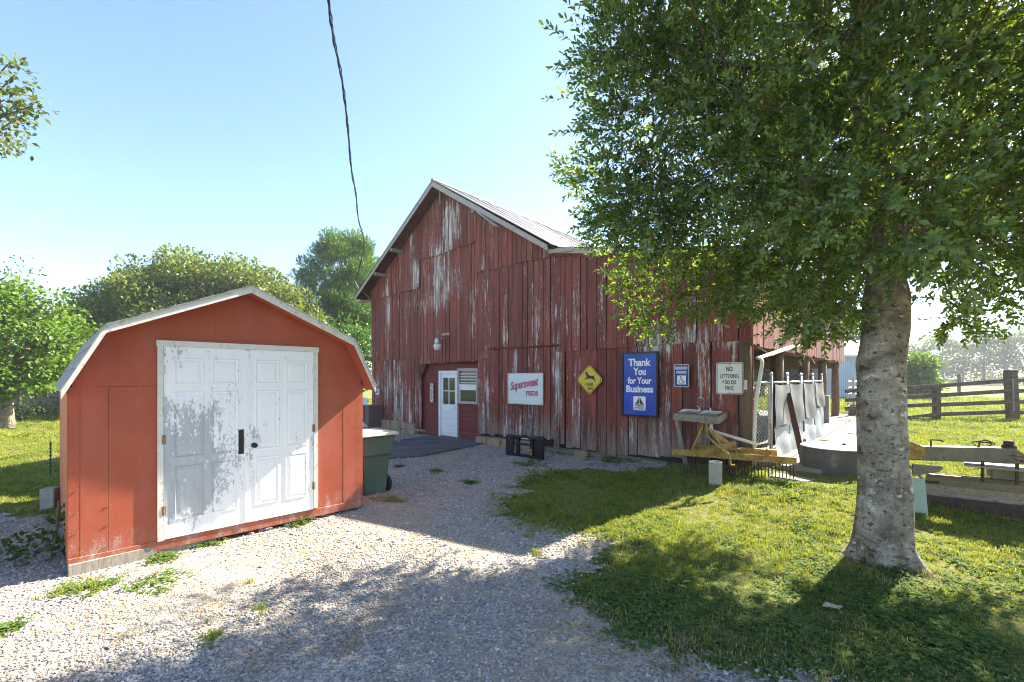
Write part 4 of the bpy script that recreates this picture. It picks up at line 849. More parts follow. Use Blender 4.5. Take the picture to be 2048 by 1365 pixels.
for i, (f0, f1) in enumerate(((.005, .235), (.255, .49), (.515, .75), (.775, .995))):
    p0, p1 = kp(f0), kp(f1)
    for z in (.06, 1.45): MB().tube([p0 + Vector((0, 0, z)), p1 + Vector((0, 0, z))], .02, 8).build('rail', M_GALV, ken, smooth=True)
    for nm, za_, zb_, mt in (('tarp', .58, 1.42, M_TARP), ('white_tarp', .0, .60, M_TARPW)):
        if i == 3 and nm == 'tarp': za_ = .8
        if i == 3 and nm == 'white_tarp': zb_ = .78
        N1, N2 = 14, 10; vs, fs = [], []; ph = random.uniform(0, 6)
        for b in range(N2 + 1):
            for a in range(N1 + 1):
                fa, fb = a / N1, b / N2; p = p0 + (p1 - p0) * fa
                off = .045 + (.008 if nm == 'tarp' else 0) + .014 * math.sin(fa * 7 + ph + fb * 2) * (1 - fb * .5) + .006 * math.sin(fb * 9 + fa * 4 + ph) + .03 * (1 - fb)
                sag = -.03 * math.sin(fa * math.pi) * fb + .04 * math.sin(fa * 5 + ph) * (1 - fb)
                vs.append((p.x + off, p.y, za_ + (zb_ - za_) * fb + sag))
        for b in range(N2):
            for a in range(N1): k = b * (N1 + 1) + a; fs.append((k, k + 1, k + N1 + 2, k + N1 + 1))
        MB().add(vs, fs).build(nm, mt, ken, smooth=True)
def chainlink(parent, p0, p1, z0, z1, step=.075, r=.005):
    m = MB(); L = (p1 - p0).length; d = (p1 - p0) / L; H = z1 - z0
    n = int((L + H) / step)
    for sgn in (1, -1):
        for k in range(n + 1):
            u0 = k * step - (H if sgn > 0 else 0); a, b = (u0, 0), (u0 + H, H)
            if sgn < 0: a, b = (k * step, 0), (k * step - H, H)
            # clip to 0..L
            def cl(u, z): return u, z
            (ua, za_), (ub, zb_) = a, b; du = ub - ua
            ts = sorted([(0 - ua) / du, (L - ua) / du]); t0, t1 = max(0, ts[0]), min(1, ts[1])
            if t1 - t0 < .01: continue
            pa = p0 + d * (ua + du * t0) + Vector((0, 0, z0 + H * t0)); pb = p0 + d * (ua + du * t1) + Vector((0, 0, z0 + H * t1)); m.tube([pa, pb], r, 4, cap=False)
    return m.build('chain_link', M_GALV, parent, kind='stuff')
c0 = Vector((.02, -.02, 0)); chainlink(ken, c0, A0, .03, 1.45); chainlink(ken, Vector((-.3, .3, 0)), Vector((-3.4, .3, 0)), .03, 1.4, .09); chainlink(ken, Vector((-.3, 5.5, 0)), Vector((-2.4, 5.5, 0)), .03, 1.4, .1)
MB().tube([c0 + Vector((0, 0, 1.45)), A0 + Vector((0, 0, 1.45))], .02, 8).build('rail', M_GALV, ken, smooth=True)
MB().tube([A0 + Vector((-.03, -.02, 0)), A0 + Vector((-.03, -.02, 1.46))], .018, 8).build('rail', M_TRIM, ken, smooth=True)
for k, z in enumerate((.3, .52, .76, .98, 1.2)): MB().box((-1.6, 1.0, z), (2.9, .06, .2), (0, 0, .05 * (-1) ** k)).build('stacked_board', M_DARK, ken)
s = thing('rusty_t_post', 'rusty brown steel bar leaning against the kennel tarps', 'post', BM @ (Vector((XR, 0, .3)) + Vector((.75, .55, 0))), BROT)
MB().bar((.02, -.1, -.05), (-.42, .9, 1.22), .05, .05, (1, 0, 0)).bar((-.0, -.13, -.05), (-.44, .87, 1.22), .015, .1, (1, 0, 0)).build('bar', plain('rusty_steel', (.13, .055, .03), .85, .2, var=.4, scale=15), s)
s = thing('block_wall', 'low grey block wall at the far end of the open barn bay', 'wall', BM @ Vector((XR - .3, 9.0, .3)), BROT)
for r_ in range(5):
    for k in range(5):
        MB().box((-.1 - .0, .2 + k * .41 + (.2 if r_ % 2 else 0), .1 + r_ * .205), (.19, .395, .195)).build('block', M_CONC, s, bevel=.008)
# wires slung under the overhang
for i, pts in enumerate((((1512, 692, 9.0), (1545, 712, 10), (1578, 694, 10.6), (1600, 702, 12), (1612, 700, 12.5), (1630, 727, 13)),)):
    P = [pt(*q) for q in pts]; Q = []
    for k in range(len(P) - 1):
        for f in np.linspace(0, 1, 5)[:-1]: Q.append(P[k].lerp(P[k + 1], f))
    Q.append(P[-1]); o = MB().tube(Q, .009, 5).build('slack_cable', M_TRIM, smooth=True, label='pale cable drooping between the posts under the barn overhang', cat='cable')

# ------------------------------------------------------------------ implements, block, well, fence
M_YIRON = plain('yellow_implement_paint', (.50, .31, .06), .6, .1, var=.3, scale=8, dirt=(.15, .08, .04), dirtamt=.62); M_RUST = plain('rusty_iron', (.085, .052, .04), .85, .2, var=.45, scale=18)
ra, rb = pt(1344, 913, 8.4), pt(1593, 934, 7.45); rd = (rb - ra); rd.z = 0; RL = rd.length; ang = math.atan2(rd.y, rd.x)
gzr = float(gz((ra.x + rb.x) / 2, (ra.y + rb.y) / 2))
s = thing('landscape_rake', 'yellow tractor rake with a row of steel tines in front of the sink', 'rake', (ra.x, ra.y, gzr), ang); zb_ = .33
rkm = lambda o_: o_
MB().bb(0, RL, -.06, -.04, zb_ - .01, zb_ + .10).bb(0, RL, -.04, .09, zb_ + .005, zb_ + .025).build('tine_bar', M_YIRON, s, bevel=.003)
m = MB()
nt = 34
for k in range(nt):
    xx = .22 + (RL - .26) * k / (nt - 1) if True else 0
    MB().tube([(xx, .0, zb_ + .03), (xx, .03, zb_ - .02), (xx, .04, zb_ - .14), (xx, .0, zb_ - .27), (xx, -.06, zb_ - .33)], .0095, 5).build('tine', M_RUST, s)
    MB().lathe([(.012, 0), (.012, .014)], (xx, .0, zb_ + .02), 6).build('bolt', M_TRIM, s)
MB().bb(.3, 1.68, .30, .40, zb_ + .02, zb_ + .15).build('rear_beam', M_YIRON, s, bevel=.004)
MB().bar((.5, -.33, zb_ + .09), (1.0, .45, zb_ + .20), .11, .12).build('boom', M_YIRON, s, bevel=.005)
MB().lathe([(.05, 0), (.05, .03), (.03, .05)], (.93, .33, zb_ + .24), 12).build('pivot_cap', M_RUST, s)
MB().bar((.55, .05, zb_ + .11), (.55, .05, zb_ + .115), .2, .3).bar((.75, .25, zb_ + .13), (1.1, .35, zb_ + .14), .3, .015).build('gusset_plate', M_YIRON, s)
for x0, x1 in ((.34, .52), (.95, .62)):
    MB().bar((x0, .02 if x0 < .5 else -.12, zb_ + .08), (x1, -.02, zb_ + .52), .03, .075, (0, 1, 0)).build('hitch_arm', M_YIRON, s)
MB().bar((.60, -.05, zb_ + .5), (.60, -.05, zb_ + .64), .012, .05, (0, 1, 0)).bar((.53, -.05, zb_ + .5), (.53, -.05, zb_ + .64), .012, .05, (0, 1, 0)).tube([(.49, -.05, zb_ + .6), (.66, -.05, zb_ + .6)], .012, 8).build('hitch_clevis', M_YIRON, s)
MB().tube([(.60, -.06, zb_ + .5), (.62, -.08, zb_ + .36), (.98, -.32, zb_ + .08), (1.0, -.34, zb_ - .06), (1.06, -.34, zb_ - .06)], .022, 8).build('brace_rod', M_YIRON, s, smooth=True)
MB().bar((.62, -.02, zb_ + .48), (1.0, .38, zb_ + .14), .03, .08).build('hitch_arm', M_YIRON, s)
MB().bb(RL * .79, RL * .79 + .02, -.06, .42, zb_ + .09, zb_ + .2).build('end_plate', M_YIRON, s)

M_BLOCK = plain('grey_concrete_block', (.36, .34, .29), .95, var=.3, scale=8, dirt=(.22, .21, .15), dirtamt=.35, bump=.5)
c = gp(1431, 972); s = thing('cinder_block', 'grey hollow concrete block standing on end under the yellow rake', 'block', c, R(-25))
m = MB(); m.bb(-.1, -.07, -.1, .1, 0, .4).bb(.07, .1, -.1, .1, 0, .4).bb(-.07, .07, -.1, .1, 0, .035).bb(-.07, .07, -.1, .1, .365, .4).bb(-.07, .07, -.1, .1, .18, .215).build('block_shell', M_BLOCK, s)
MB().bb(-.0999, .0999, -.1012, -.1002, .001, .399).build('block_face', M_BLOCK, s)

c = gp(1722, 956); s = thing('well_cap', 'round grey concrete well ring with flat lid behind the tree trunk', 'well', c + Vector((.0, .55, 0)), 0)
M_WELL = plain('dark_grey_concrete', (.10, .09, .083), .9, var=.25, scale=4, dirt=(.25, .23, .21), dirtamt=.2)
MB().lathe([(.56, -.2), (.56, .40), (.545, .42)], (0, 0, 0), 48).build('ring', M_WELL, s); MB().lathe([(.55, .421), (.55, .435), (.5, .44)], (0, 0, 0), 48).build('lid', plain('well_lid', (.24, .215, .2), .9, var=.2, scale=5), s)
MB().lathe([(.03, 0), (.03, .06), (.02, .065)], (-.25, -.664, .3), 12, 'y').build('plug', M_TRIM, s) if False else MB().lathe([(.028, -.575), (.028, -.54)], (-.0, 0, .25), 12, 'y').build('plug', M_LET, s)
MB().tube([(.2, .1, .43), (.2, .1, .47)], .03, 8).build('lid_knob', M_RUST, s)

# grader blade behind the trunk
bl, br = gp(1852, 1012), gp(2110, 1052); bd = br - bl; ang = math.atan2(bd.y, bd.x); Lb = Vector((bd.x, bd.y)).length + .5
s = thing('grader_blade', 'rusty grey tractor grader blade lying on the grass right of the trunk', 'blade', bl, ang)
M_BLADE = plain('worn_grey_steel', (.30, .245, .18), .6, .4, var=.35, scale=5, dirt=(.10, .07, .045), dirtamt=.35, stretch=(1, 1, 2)); M_OLIVE = plain('faded_olive_paint', (.19, .165, .115), .6, .15, var=.3, scale=9, dirt=(.10, .06, .035), dirtamt=.3)
prof = [(.0, 0.0), (.05, .08), (.075, .18), (.07, .28), (.03, .38), (-.02, .44)]
vs = []; fs = []
for xx in (0, Lb):
    for yy, z in prof: vs.append((xx, yy, z))
    for yy, z in reversed(prof): vs.append((xx, yy + .018, z + .003))
n = len(prof) * 2
fs = [(i, (i + 1) % n, (i + 1) % n + n, i + n) for i in range(n)] + [tuple(range(n - 1, -1, -1)), tuple(range(n, 2 * n))]
MB().add(vs, fs).build('moldboard', M_BLADE, s); MB().bb(0, Lb, -.018, .002, -.02, .15).build('cutting_edge', M_RUST, s, bevel=.003)
MB().bb(.05, Lb, .02, .05, .42, .45).build('top_rib', M_RUST, s)
MB().bb(.62, .95, -.02, .25, .45, .60).build('pivot_base', M_OLIVE, s, bevel=.01)
MB().prismz([(.35, -.15), (.95, -.25), (1.18, -.1), (1.22, .05), (1.1, .2), (.4, .2)], .60, .62).build('turntable', M_BLADE, s)
MB().prism([(-.35, .60), (1.02, .68), (.82, .86), (-.1, .80), (-.5, .76)], -.06, .10).build('boom', M_OLIVE, s, bevel=.008)
MB().prism([(-.45, .64), (-.02, .63), (-.02, .80), (-.32, .94), (-.45, .9)], -.08, -.065).build('yellow_gusset', M_YIRON, s)
for xx, yy in ((.05, 0.0), (.52, .05)): MB().tube([(xx, yy, .80), (xx, yy, .9), (xx + .1, yy, .9), (xx + .12, yy, .88)], .012, 6).build('locking_pin', M_RUST, s)
MB().tube([(.5, 0, .84), (.44, 0, .9), (.58, .02, .93), (.66, .02, .9), (.6, 0, .87)], .009, 6).build('locking_pin', M_RUST, s)
MB().lathe([(.07, .83), (.07, .88), (.05, .9), (.05, .94), (.03, .95)], (.78, .02, 0), 10).build('pivot_bolt', M_RUST, s)
for xx in (.52, .82): MB().tube([(xx, -.12, .42), (xx, -.12, .68)], .018, 8).build('bolt', M_RUST, s)
MB().tube([(.82, -.13, .72), (.76, -.13, .77), (.92, -.13, .79), (.94, -.13, .74), (.84, -.13, .71)], .01, 6).build('locking_pin', M_RUST, s)
MB().bar((-.32, -.1, .70), (-.05, -.15, .38), .03, .1, (0, 1, 0)).prism([(-.15, .42), (.1, .50), (.15, .56), (-.15, .56)], -.2, -.05).build('hitch_bracket', M_OLIVE, s); MB().tube([(-.08, -.22, .36), (.1, -.22, .37)], .02, 8).build('hitch_pin', M_RUST, s)
p = gp(1838, 1030); s2 = thing('teal_plate', 'pale teal steel plate standing upright between trunk and grader blade', 'plate', p, ang)
MB().add([(-.16, 0, 0), (.09, 0, 0), (.06, .03, .46), (-.16, .03, .46), (-.16, .02, 0), (.09, .02, 0), (.06, .05, .46), (-.16, .05, .46)], [(0, 1, 2, 3), (7, 6, 5, 4), (0, 4, 5, 1), (1, 5, 6, 2), (2, 6, 7, 3), (3, 7, 4, 0)]).build('plate_sheet', plain('pale_teal_paint', (.30, .40, .34), .5, .1, var=.15, scale=6, dirt=(.2, .18, .12), dirtamt=.2), s2)

# farm fence and shovel
DF = 17.0
M_FENCE = plain('dark_fence_wood', (.105, .075, .058), .95, var=.5, scale=4, stretch=(1, 3, 3), dirt=(.25, .21, .18), dirtamt=.2, bump=.5)
s = thing('farm_fence', 'weathered four rail wooden fence along the pasture with a thick end post', 'fence', pt(1876, 838, DF) * 1, 0)
org = s.location.copy()
def fp(px, py, Y=DF): return pt(px, py, Y) - org
g0 = float(gz(14, DF)) - org.z
for (a, b) in (((1690, 783), (1876, 772)), ((1690, 801), (1876, 790.5)), ((1690, 818), (1876, 809)), ((1700, 850), (1876, 829))):
    MB().bar(fp(*a), fp(*b), .05, .14).build('rail', M_FENCE, s, bevel=.01)
for (a, b) in (((1876, 772), (2022, 761)), ((1876, 791), (2024, 782)), ((1876, 810), (2026, 804)), ((1876, 829), (2026, 824))):
    MB().bar(fp(*a) + Vector((0.06, 0, 0)), fp(*b), .05, .15).build('rail', M_FENCE, s, bevel=.01)
for (a, b) in (((2024, 762), (2250, 750)), ((2024, 783), (2250, 776)), ((2024, 805), (2250, 800)), ((2024, 826), (2250, 822))): MB().bar(fp(*a) + Vector((0.1, .1, 0)), fp(*b), .05, .15).build('rail', M_FENCE, s, bevel=.01)
a = fp(1877, 770); MB().bar((a.x, .08, g0 - .2), (a.x, .08, a.z), .2, .2, (1, 0, 0)).build('post', M_FENCE, s, bevel=.02)
a = fp(2029, 740); MB().bar((a.x + .12, .15, g0 - .2), (a.x, .15, a.z), .30, .30, (1, 0, 0)).build('post', M_FENCE, s, bevel=.03)
s = thing('shovel', 'rusty flat shovel propped against the thick end post of the fence', 'shovel', Vector((pt(2014, 836, DF).x, DF - .25, float(gz(16, DF)))), 0)
MB().tube([(-.02, 0, .25), (.06, .1, 1.55)], .02, 8).build('handle', M_GREYWOOD, s); MB().bb(-.17, .17, -.02, .0, .0, .38).build('blade', plain('rust_red_blade', (.15, .065, .04), .8, .2, var=.3, scale=12), s, bevel=.008)
s = thing('tube_gate', 'grey tubular farm gate closing the gap beside the barn', 'gate', pt(1690, 840, 18.5), 0); q = s.location.copy()
gz0 = float(gz(13, 18)) - q.z
for z in (.2, .45, .7, .95, 1.2, 1.45): MB().tube([(.12, 0, gz0 + z), (2.05, .2, gz0 + z)], .022, 8).build('tube_rail', M_GALV, s)
MB().tube([(.12, 0, gz0 + .2), (.12, 0, gz0 + 1.47)], .025, 8).build('end_tube', M_GALV, s); MB().tube([(.35, 0, gz0 - .1), (.35, 0, gz0 + 1.62)], .05, 10).build('post', M_GALV, s)
MB().bb(.2, .42, -.1, .1, gz0, gz0 + .5).build('post_stub', M_FENCE, s)
s = thing('pasture_post', 'lone dark wooden post far out in the pasture', 'post', Vector((pt(1918, 770, 40).x, 40, float(gz(30, 40)))), 0)
MB().tube([(0, 0, -.2), (0, 0, 1.9)], .12, 8).build('post_shaft', M_FENCE, s)

# pale metal building beyond the fence, house behind the maple
s = thing('metal_building', 'pale blue metal farm building standing beyond the barn', 'building', (25.9, 33.0, .2), R(-20))
m = MB(); vs = []; nb = 60
for k in range(nb + 1):
    for z in (0, 3.2): vs.append((-2.1 + k * 3.9 / nb, .03 * (-1) ** k, z))
MB().add(vs, [(2 * k, 2 * k + 2, 2 * k + 3, 2 * k + 1) for k in range(nb)]).build('wall', plain('pale_blue_siding', (.50, .60, .68), .5, .1, var=.06, scale=2), s)
MB().prism([(-2.3, 3.15), (2.0, 3.15), (2.0, 3.3), (-2.3, 3.3)], -.3, .0).build('eave_trim', M_WHITE, s); MB().add([(-2.3, -.3, 3.3), (2.0, -.3, 3.3), (2.0, 4, 4.6), (-2.3, 4, 4.6)], [(0, 1, 2, 3)]).build('roof', M_TIN, s)
MB().bb(-2.05, 1.75, .1, 8, 0, 3.1).build('building_core', M_WHITE, s)
s = thing('neighbour_house', 'low house with reddish roof half hidden behind the maple', 'house', (-27, 27, 0), R(30))
MB().bb(-4, 4, -2, 4, -.2, 2.3).build('wall', plain('tan_brick', (.30, .22, .17), .9, var=.2, scale=10), s); MB().add([(-4.5, -2.5, 2.25), (4.5, -2.5, 2.25), (4.5, 1, 3.7), (-4.5, 1, 3.7), (-4.5, 4.5, 2.25), (4.5, 4.5, 2.25)], [(0, 1, 2, 3), (3, 2, 5, 4)]).build('roof', plain('red_brown_roof', (.25, .13, .10), .9, var=.2, scale=20), s)
for xx in (-2.2, 1.6): wv = MB().bb(xx - .5, xx + .5, -2.06, -2.0, .8, 1.9).build('window', M_WHITE, s); MB().bb(xx - .43, xx + .43, -2.075, -2.062, .87, 1.83).build('pane', M_GLASS, wv)

# left edge: bench end, concrete stub, wire stake
s = thing('picnic_bench', 'grey wooden bench end poking in beside the left lawn', 'bench', gp(-40, 1020), R(10))
MB().bb(-1.2, .13, -.15, .15, .30, .37).build('seat', M_GREYWOOD, s, bevel=.01); MB().bb(-1.0, -.9, -.1, .1, -.02, .3).build('leg', M_GREYWOOD, s); MB().bb(-.3, .06, -.1, .1, .12, .2).build('stretcher', M_GREYWOOD, s); MB().bb(-.12, -.04, -.1, .1, -.02, .3).build('leg', M_GREYWOOD, s)
s = thing('concrete_stub', 'short square concrete post by the left corner of the red shed', 'post', gp(100, 1022), R(20)); MB().bb(-.08, .08, -.08, .08, -.05, .33).build('post_shaft', M_BLOCK, s, bevel=.01)
s = thing('wire_stake', 'thin dark green garden stake standing on the left lawn', 'stake', gp(101, 955), 0); MB().tube([(0, 0, -.1), (0, 0, .68)], .012, 6).build('shaft', plain('dark_green_steel', (.03, .08, .05), .6, var=.2), s)
m = MB()
for k in range(9): m.lathe([(.02, 0), (.02, .02)], (0, 0, .05 + k * .07), 6)
m.build('studs', MATS['dark_green_steel'], s)
s = thing('pale_rock', 'pale flat rock lying on the shaded gravel left of the shed', 'rock', gp(42, 1106), .4); 
bm = bmesh.new(); bmesh.ops.create_icosphere(bm, subdivisions=2, radius=1)
for v in bm.verts: v.co = Vector((v.co.x * .085, v.co.y * .05, v.co.z * .03)) * (1 + .25 * mnoise.noise(v.co * 2.1))
me = bpy.data.meshes.new('rock_body'); bm.to_mesh(me); bm.free(); me.materials.append(plain('pale_stone', (.42, .38, .32), .9, var=.2, scale=20)); link(bpy.data.objects.new('rock_body', me), s)

# service cable
P = [pt(*q) for q in ((640, -160, 4.6), (657, 0, 5.4), (668, 80, 6.2), (684, 160, 7.2), (695, 250, 8.6), (703, 340, 10.3), (712, 390, 11.8), (717, 440, 13.4), (728, 490, 15.6))] + [bworld(-.3, -OV, zl0 + .62)]
s = thing('service_cable', 'twisted black overhead power cable running down to the barn eave', 'cable', P[-1], 0); Q = []
for k in range(len(P) - 1):
    n = 14
    for j_ in range(n):
        t = j_ / n; p0_, p1_, p2_, p3_ = P[max(k - 1, 0)], P[k], P[k + 1], P[min(k + 2, len(P) - 1)]
        Q.append(.5 * ((2 * p1_) + (p2_ - p0_) * t + (2 * p0_ - 5 * p1_ + 4 * p2_ - p3_) * t * t + (3 * p1_ - p0_ - 3 * p2_ + p3_) * t ** 3))
Q.append(P[-1]); nQ = len(Q)
for st in range(3):
    path = []
    for i, q in enumerate(Q):
        ph = st * 2.094 + i * .55; rr = .013 + .006 * math.sin(i * .7); path.append(q - s.location + Vector((math.cos(ph) * rr, 0, math.sin(ph) * rr)))
    MB().tube(path, .011, 5).build('strand', M_BLACK, s, smooth=True)
MB().tube([bworld(-.3, -OV - .04, zl0 + .62) - s.location, bworld(-.1, -OV, zl0 + .3) - s.location, bworld(.05, -.2, zl0 + .05) - s.location, bworld(.12, -.12, ZE - .5) - s.location, bworld(.15, -.12, ZE - .95) - s.location, bworld(.05, -.14, ZE - 1.0) - s.location], .014, 6).build('drop_wire', M_GREYWOOD, s, smooth=True)
# ------------------------------------------------------------------ trees
def limb(a, b, sag=0.0, n=7, jit=0.06):
    a, b = Vector(a), Vector(b); L = (b - a).length; out = []
    for i in range(n):
        t = i / (n - 1); p = a.lerp(b, t); p.z += sag * math.sin(t * math.pi); k = jit * L * math.sin(t * math.pi) * .5
        out.append(p + Vector((random.uniform(-k, k), random.uniform(-k, k), random.uniform(-k, k) * .6)))
    return out
def cloud(clumps, dens, L, W, up=0.35, shell=0.55, droop=0.0, jit=.35):
    """leaf blades spread through ellipsoidal clumps: gaps between clumps stay open"""
    Ps, Ds, Ns = [], [], []
    for c, r in clumps:
        c = np.array(c); r = np.array(r if hasattr(r, '__len__') else (r, r, r * .8)); n = max(8, int(dens * (r[0] * r[1] + r[0] * r[2] + r[1] * r[2]) / 3))
        d = unit(rng.normal(size=(n, 3))); rad = np.where(rng.random(n) < shell, rng.uniform(.72, 1.08, n), rng.random(n) ** .5)[:, None]
        Ps.append(c + d * r * rad); o = unit(d * .8 + rng.normal(size=(n, 3)) * .6 + np.array([0, 0, up - droop])); Ds.append(unit(o + rng.normal(size=(n, 3)) * .5 + np.array([0, 0, -droop]))); Ns.append(unit(d * .5 + rng.normal(size=(n, 3)) * .5 + np.array([0, 0, .8])))
    P, D, Nn = np.concatenate(Ps), np.concatenate(Ds), np.concatenate(Ns); n = len(P)
    s_ = rng.uniform(1 - jit, 1 + jit, n)
    return P, D, Nn, L * s_, W * s_
def crown(root, cl, mat, name='crown', six=False, **kw):
    P, D, Nn, L, W = cloud(cl, **kw); V, Fq, k = leaves(P, D, Nn, L, W, six)
    o = npmesh(name, V - np.array(root.location), Fq, mat, root, tint=np.repeat(rng.random(len(P)), k)); o['kind'] = 'stuff'; return o
def wood(root, branches, mat, name='branches', n=6):
    m = MB(); off = Vector(root.location)
    for path, r0, r1 in branches:
        k = len(path); m.tube([Vector(p) - off for p in path], [r0 + (r1 - r0) * i / (k - 1) for i in range(k)], n)
    return m.build(name, mat, root, smooth=True)

def bark(name, a, b, lichen=None):
    t = NT(name, .92, .2); v = t.coord(); n1 = t.noise(v, 3.5, 6, .65, .3); n2 = t.noise(t.mapping(v, (26, 26, 14)), 1, 5, .7); n3 = t.noise(t.mapping(v, (5, 5, 17)), 1, 4, .6, .6)
    c = t.mix(t.ramp(n1, .38, .62), a, b); c = t.mix(t.ramp(n2, .50, .66, 0, .6), c, tuple(q * .45 for q in a))
    c = t.mix(t.ramp(n3, .57, .66, 0, .65), c, tuple(q * .35 for q in a))
    if lichen:
        n4 = t.noise(t.mapping(v, (7, 7, 11), (4, 2, 9)), 1, 5, .7); c = t.mix(t.ramp(n4, .60, .65, 0, .85), c, lichen)
        n5 = t.noise(v, 1.7, 3, .6); c = t.mix(t.ramp(n5, .58, .72, 0, .6), c, (.10, .095, .065))
    sp_n = t.noise(t.mapping(v, (14, 14, 22), (3, 1, 7)), 1, 3, .5); c = t.mix(t.ramp(sp_n, .615, .67, 0, .85), c, (.06, .045, .033)); t.base(c); t.bump(t.math('ADD', t.math('MULTIPLY', n2, .8), t.math('ADD', t.math('MULTIPLY', sp_n, 1.2), t.math('ADD', n3, t.math('MULTIPLY', n1, 1.6)))), .95, .03); return t.m
M_BARK = bark('smooth_grey_bark', (.18, .14, .10), (.45, .385, .30), (.66, .62, .55)); M_BARK2 = bark('brown_bark', (.10, .075, .055), (.17, .135, .105)); M_TWIG = plain('brown_twig', (.13, .095, .055), .9, var=.3, scale=20, bump=0)
M_HOLLY = leafmat('holly_leaf', (.042, .086, .034), (.18, .235, .085), .40, .27, (2.2, 2.25, .4), .5); M_MAPLE = leafmat('maple_leaf', (.07, .15, .018), (.14, .22, .028), .4, .5, (1.5, 1.5, .4))
M_DOME = leafmat('dome_tree_leaf', (.055, .11, .022), (.24, .26, .065), .3, .5, (1.4, 1.5, .4)); M_PINE = leafmat('pine_needles', (.05, .115, .018), (.11, .20, .03), .3, .5, (1.3, 1.5, .4))
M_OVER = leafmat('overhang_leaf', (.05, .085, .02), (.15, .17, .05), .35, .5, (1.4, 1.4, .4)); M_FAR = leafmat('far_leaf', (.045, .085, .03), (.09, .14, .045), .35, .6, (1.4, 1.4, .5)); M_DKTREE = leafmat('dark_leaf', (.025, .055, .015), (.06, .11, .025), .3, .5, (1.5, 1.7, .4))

# the big holly on the right
TB = gp(1772, 1120); TX, TY = TB.x, TB.y
holly = thing('holly_tree', 'large grey barked holly tree with dense dark green crown on the right', 'tree', TB, 0)
prof = [(1140, 1688, 1860), (1118, 1698, 1842), (1085, 1705, 1830), (1040, 1709, 1828), (980, 1712, 1824), (920, 1713, 1818), (860, 1712, 1815), (800, 1711, 1814), (760, 1712, 1813), (728, 1709, 1812), (700, 1716, 1815), (660, 1721, 1820), (620, 1722, 1822), (595, 1722, 1824), (560, 1731, 1812), (500, 1738, 1802), (440, 1745, 1800)]
qy = np.array([q[0] for q in prof][::-1], float); fy = np.linspace(1140, 440, 64)
prof = [(y_, float(np.interp(y_, qy, [q[1] for q in prof][::-1])), float(np.interp(y_, qy, [q[2] for q in prof][::-1]))) for y_ in fy]
vs, fs = [], []; NS = 56
for i, (py, xl, xr) in enumerate(prof):
    cxx = ((xl + xr) / 2 - CX) / F * TY; hw = (xr - xl) / 2 / F * TY * .78; z = EYE - (py - HY) / F * TY
    for k in range(NS):
        a = 2 * math.pi * k / NS; fl = 1.0
        rt = math.exp(-max(0, z + .06) / .11); fl += rt * (.34 * math.sin(5 * a + 1.2) + .14 * math.sin(9 * a) + .10)
        nv = Vector((math.cos(a) * 1.1, math.sin(a) * 1.1, z * 1.6)); fl += .05 * mnoise.noise(nv * 1.3) + .035 * mnoise.noise(nv * 3.1) + .022 * mnoise.noise(nv * Vector((7, 7, 5)).length / 9.9 * 6)
        knob = .10 * math.exp(-((z - 2.72) / .10) ** 2 - ((a - 4.75) / .16) ** 2) + .09 * math.exp(-((z - 2.52) / .09) ** 2 - ((a - 5.05) / .16) ** 2) - .16 * math.exp(-((z - 2.72) / .035) ** 2 - ((a - 4.75) / .08) ** 2) - .13 * math.exp(-((z - 2.52) / .03) ** 2 - ((a - 5.05) / .07) ** 2)
        knob += .06 * math.exp(-((z - 1.94) / .09) ** 2 - ((a - 3.3) / .3) ** 2)
        rr = hw * (fl + knob); vs.append((cxx + rr * math.cos(a) - TB.x, TY + rr * math.sin(a) - TB.y, min(z, 9) - TB.z - (.12 if i == 0 else 0)))
for i in range(len(prof) - 1):
    for k in range(NS): a, b = i * NS + k, i * NS + (k + 1) % NS; fs.append((a, b, b + NS, a + NS))
trunk_o = MB().add(vs, fs).build('trunk', M_BARK, holly, smooth=True)
sm = trunk_o.modifiers.new('smooth', 'SUBSURF'); sm.levels = 1; sm.render_levels = 1
top = Vector((((1772 - CX) / F) * TY, TY, 3.15))
SIL = [(1225, -40), (1222, 90), (1195, 160), (1222, 230), (1215, 300), (1160, 335), (1205, 395), (1215, 450), (1190, 505), (1245, 545), (1285, 610), (1285, 655), (1340, 640), (1360, 668), (1400, 625), (1480, 585), (1530, 575), (1600, 635), (1640, 645), (1680, 615), (1715, 590), (1850, 520), (1890, 590), (1900, 610), (1940, 600), (1985, 565), (2048, 555), (2500, 520), (4000, 300), (4000, -6000), (-500, -6000), (900, -1500)]
cl = []; tries = 0
cen = np.array([TX + .85, TY + .35, 5.3]); rad = np.array([3.9, 3.2, 3.3])
while len(cl) < 470 and tries < 60000:
    tries += 1; d = unit(rng.normal(size=3)); rr = rng.uniform(.15, 1.0) ** .42; p = cen + d * rad * rr
    if p[2] < 2.35 or p[1] < 1.9: continue
    if np.linalg.norm(p - np.array([0, 0, EYE])) < 2.3: continue
    px, py = CX + F * p[0] / p[1], HY - F * (p[2] - EYE) / p[1]
    if not inpoly(np.array([px]), np.array([py]), SIL)[0]: continue
    if abs(px - 1772) < 70 and py > 560: continue
    if p[2] < 3.0 and p[1] < 3.2 and px < 2250: continue
    r_ = rng.uniform(.36, .62)
    if p[1] < TY + .4 and abs(px - 1772) < 55 + r_ * F / p[1] * .8 and py + r_ * F / p[1] * .9 > 560: continue
    if p[2] > 3.0 and (-(p[0] - TX) * math.cos(SUN_AZ) + (p[1] - TY) * math.sin(SUN_AZ)) > 2.2: continue
    if any(np.linalg.norm(p - c) < .34 for c, _ in cl[-300:]): continue
    cl.append((p, r_))
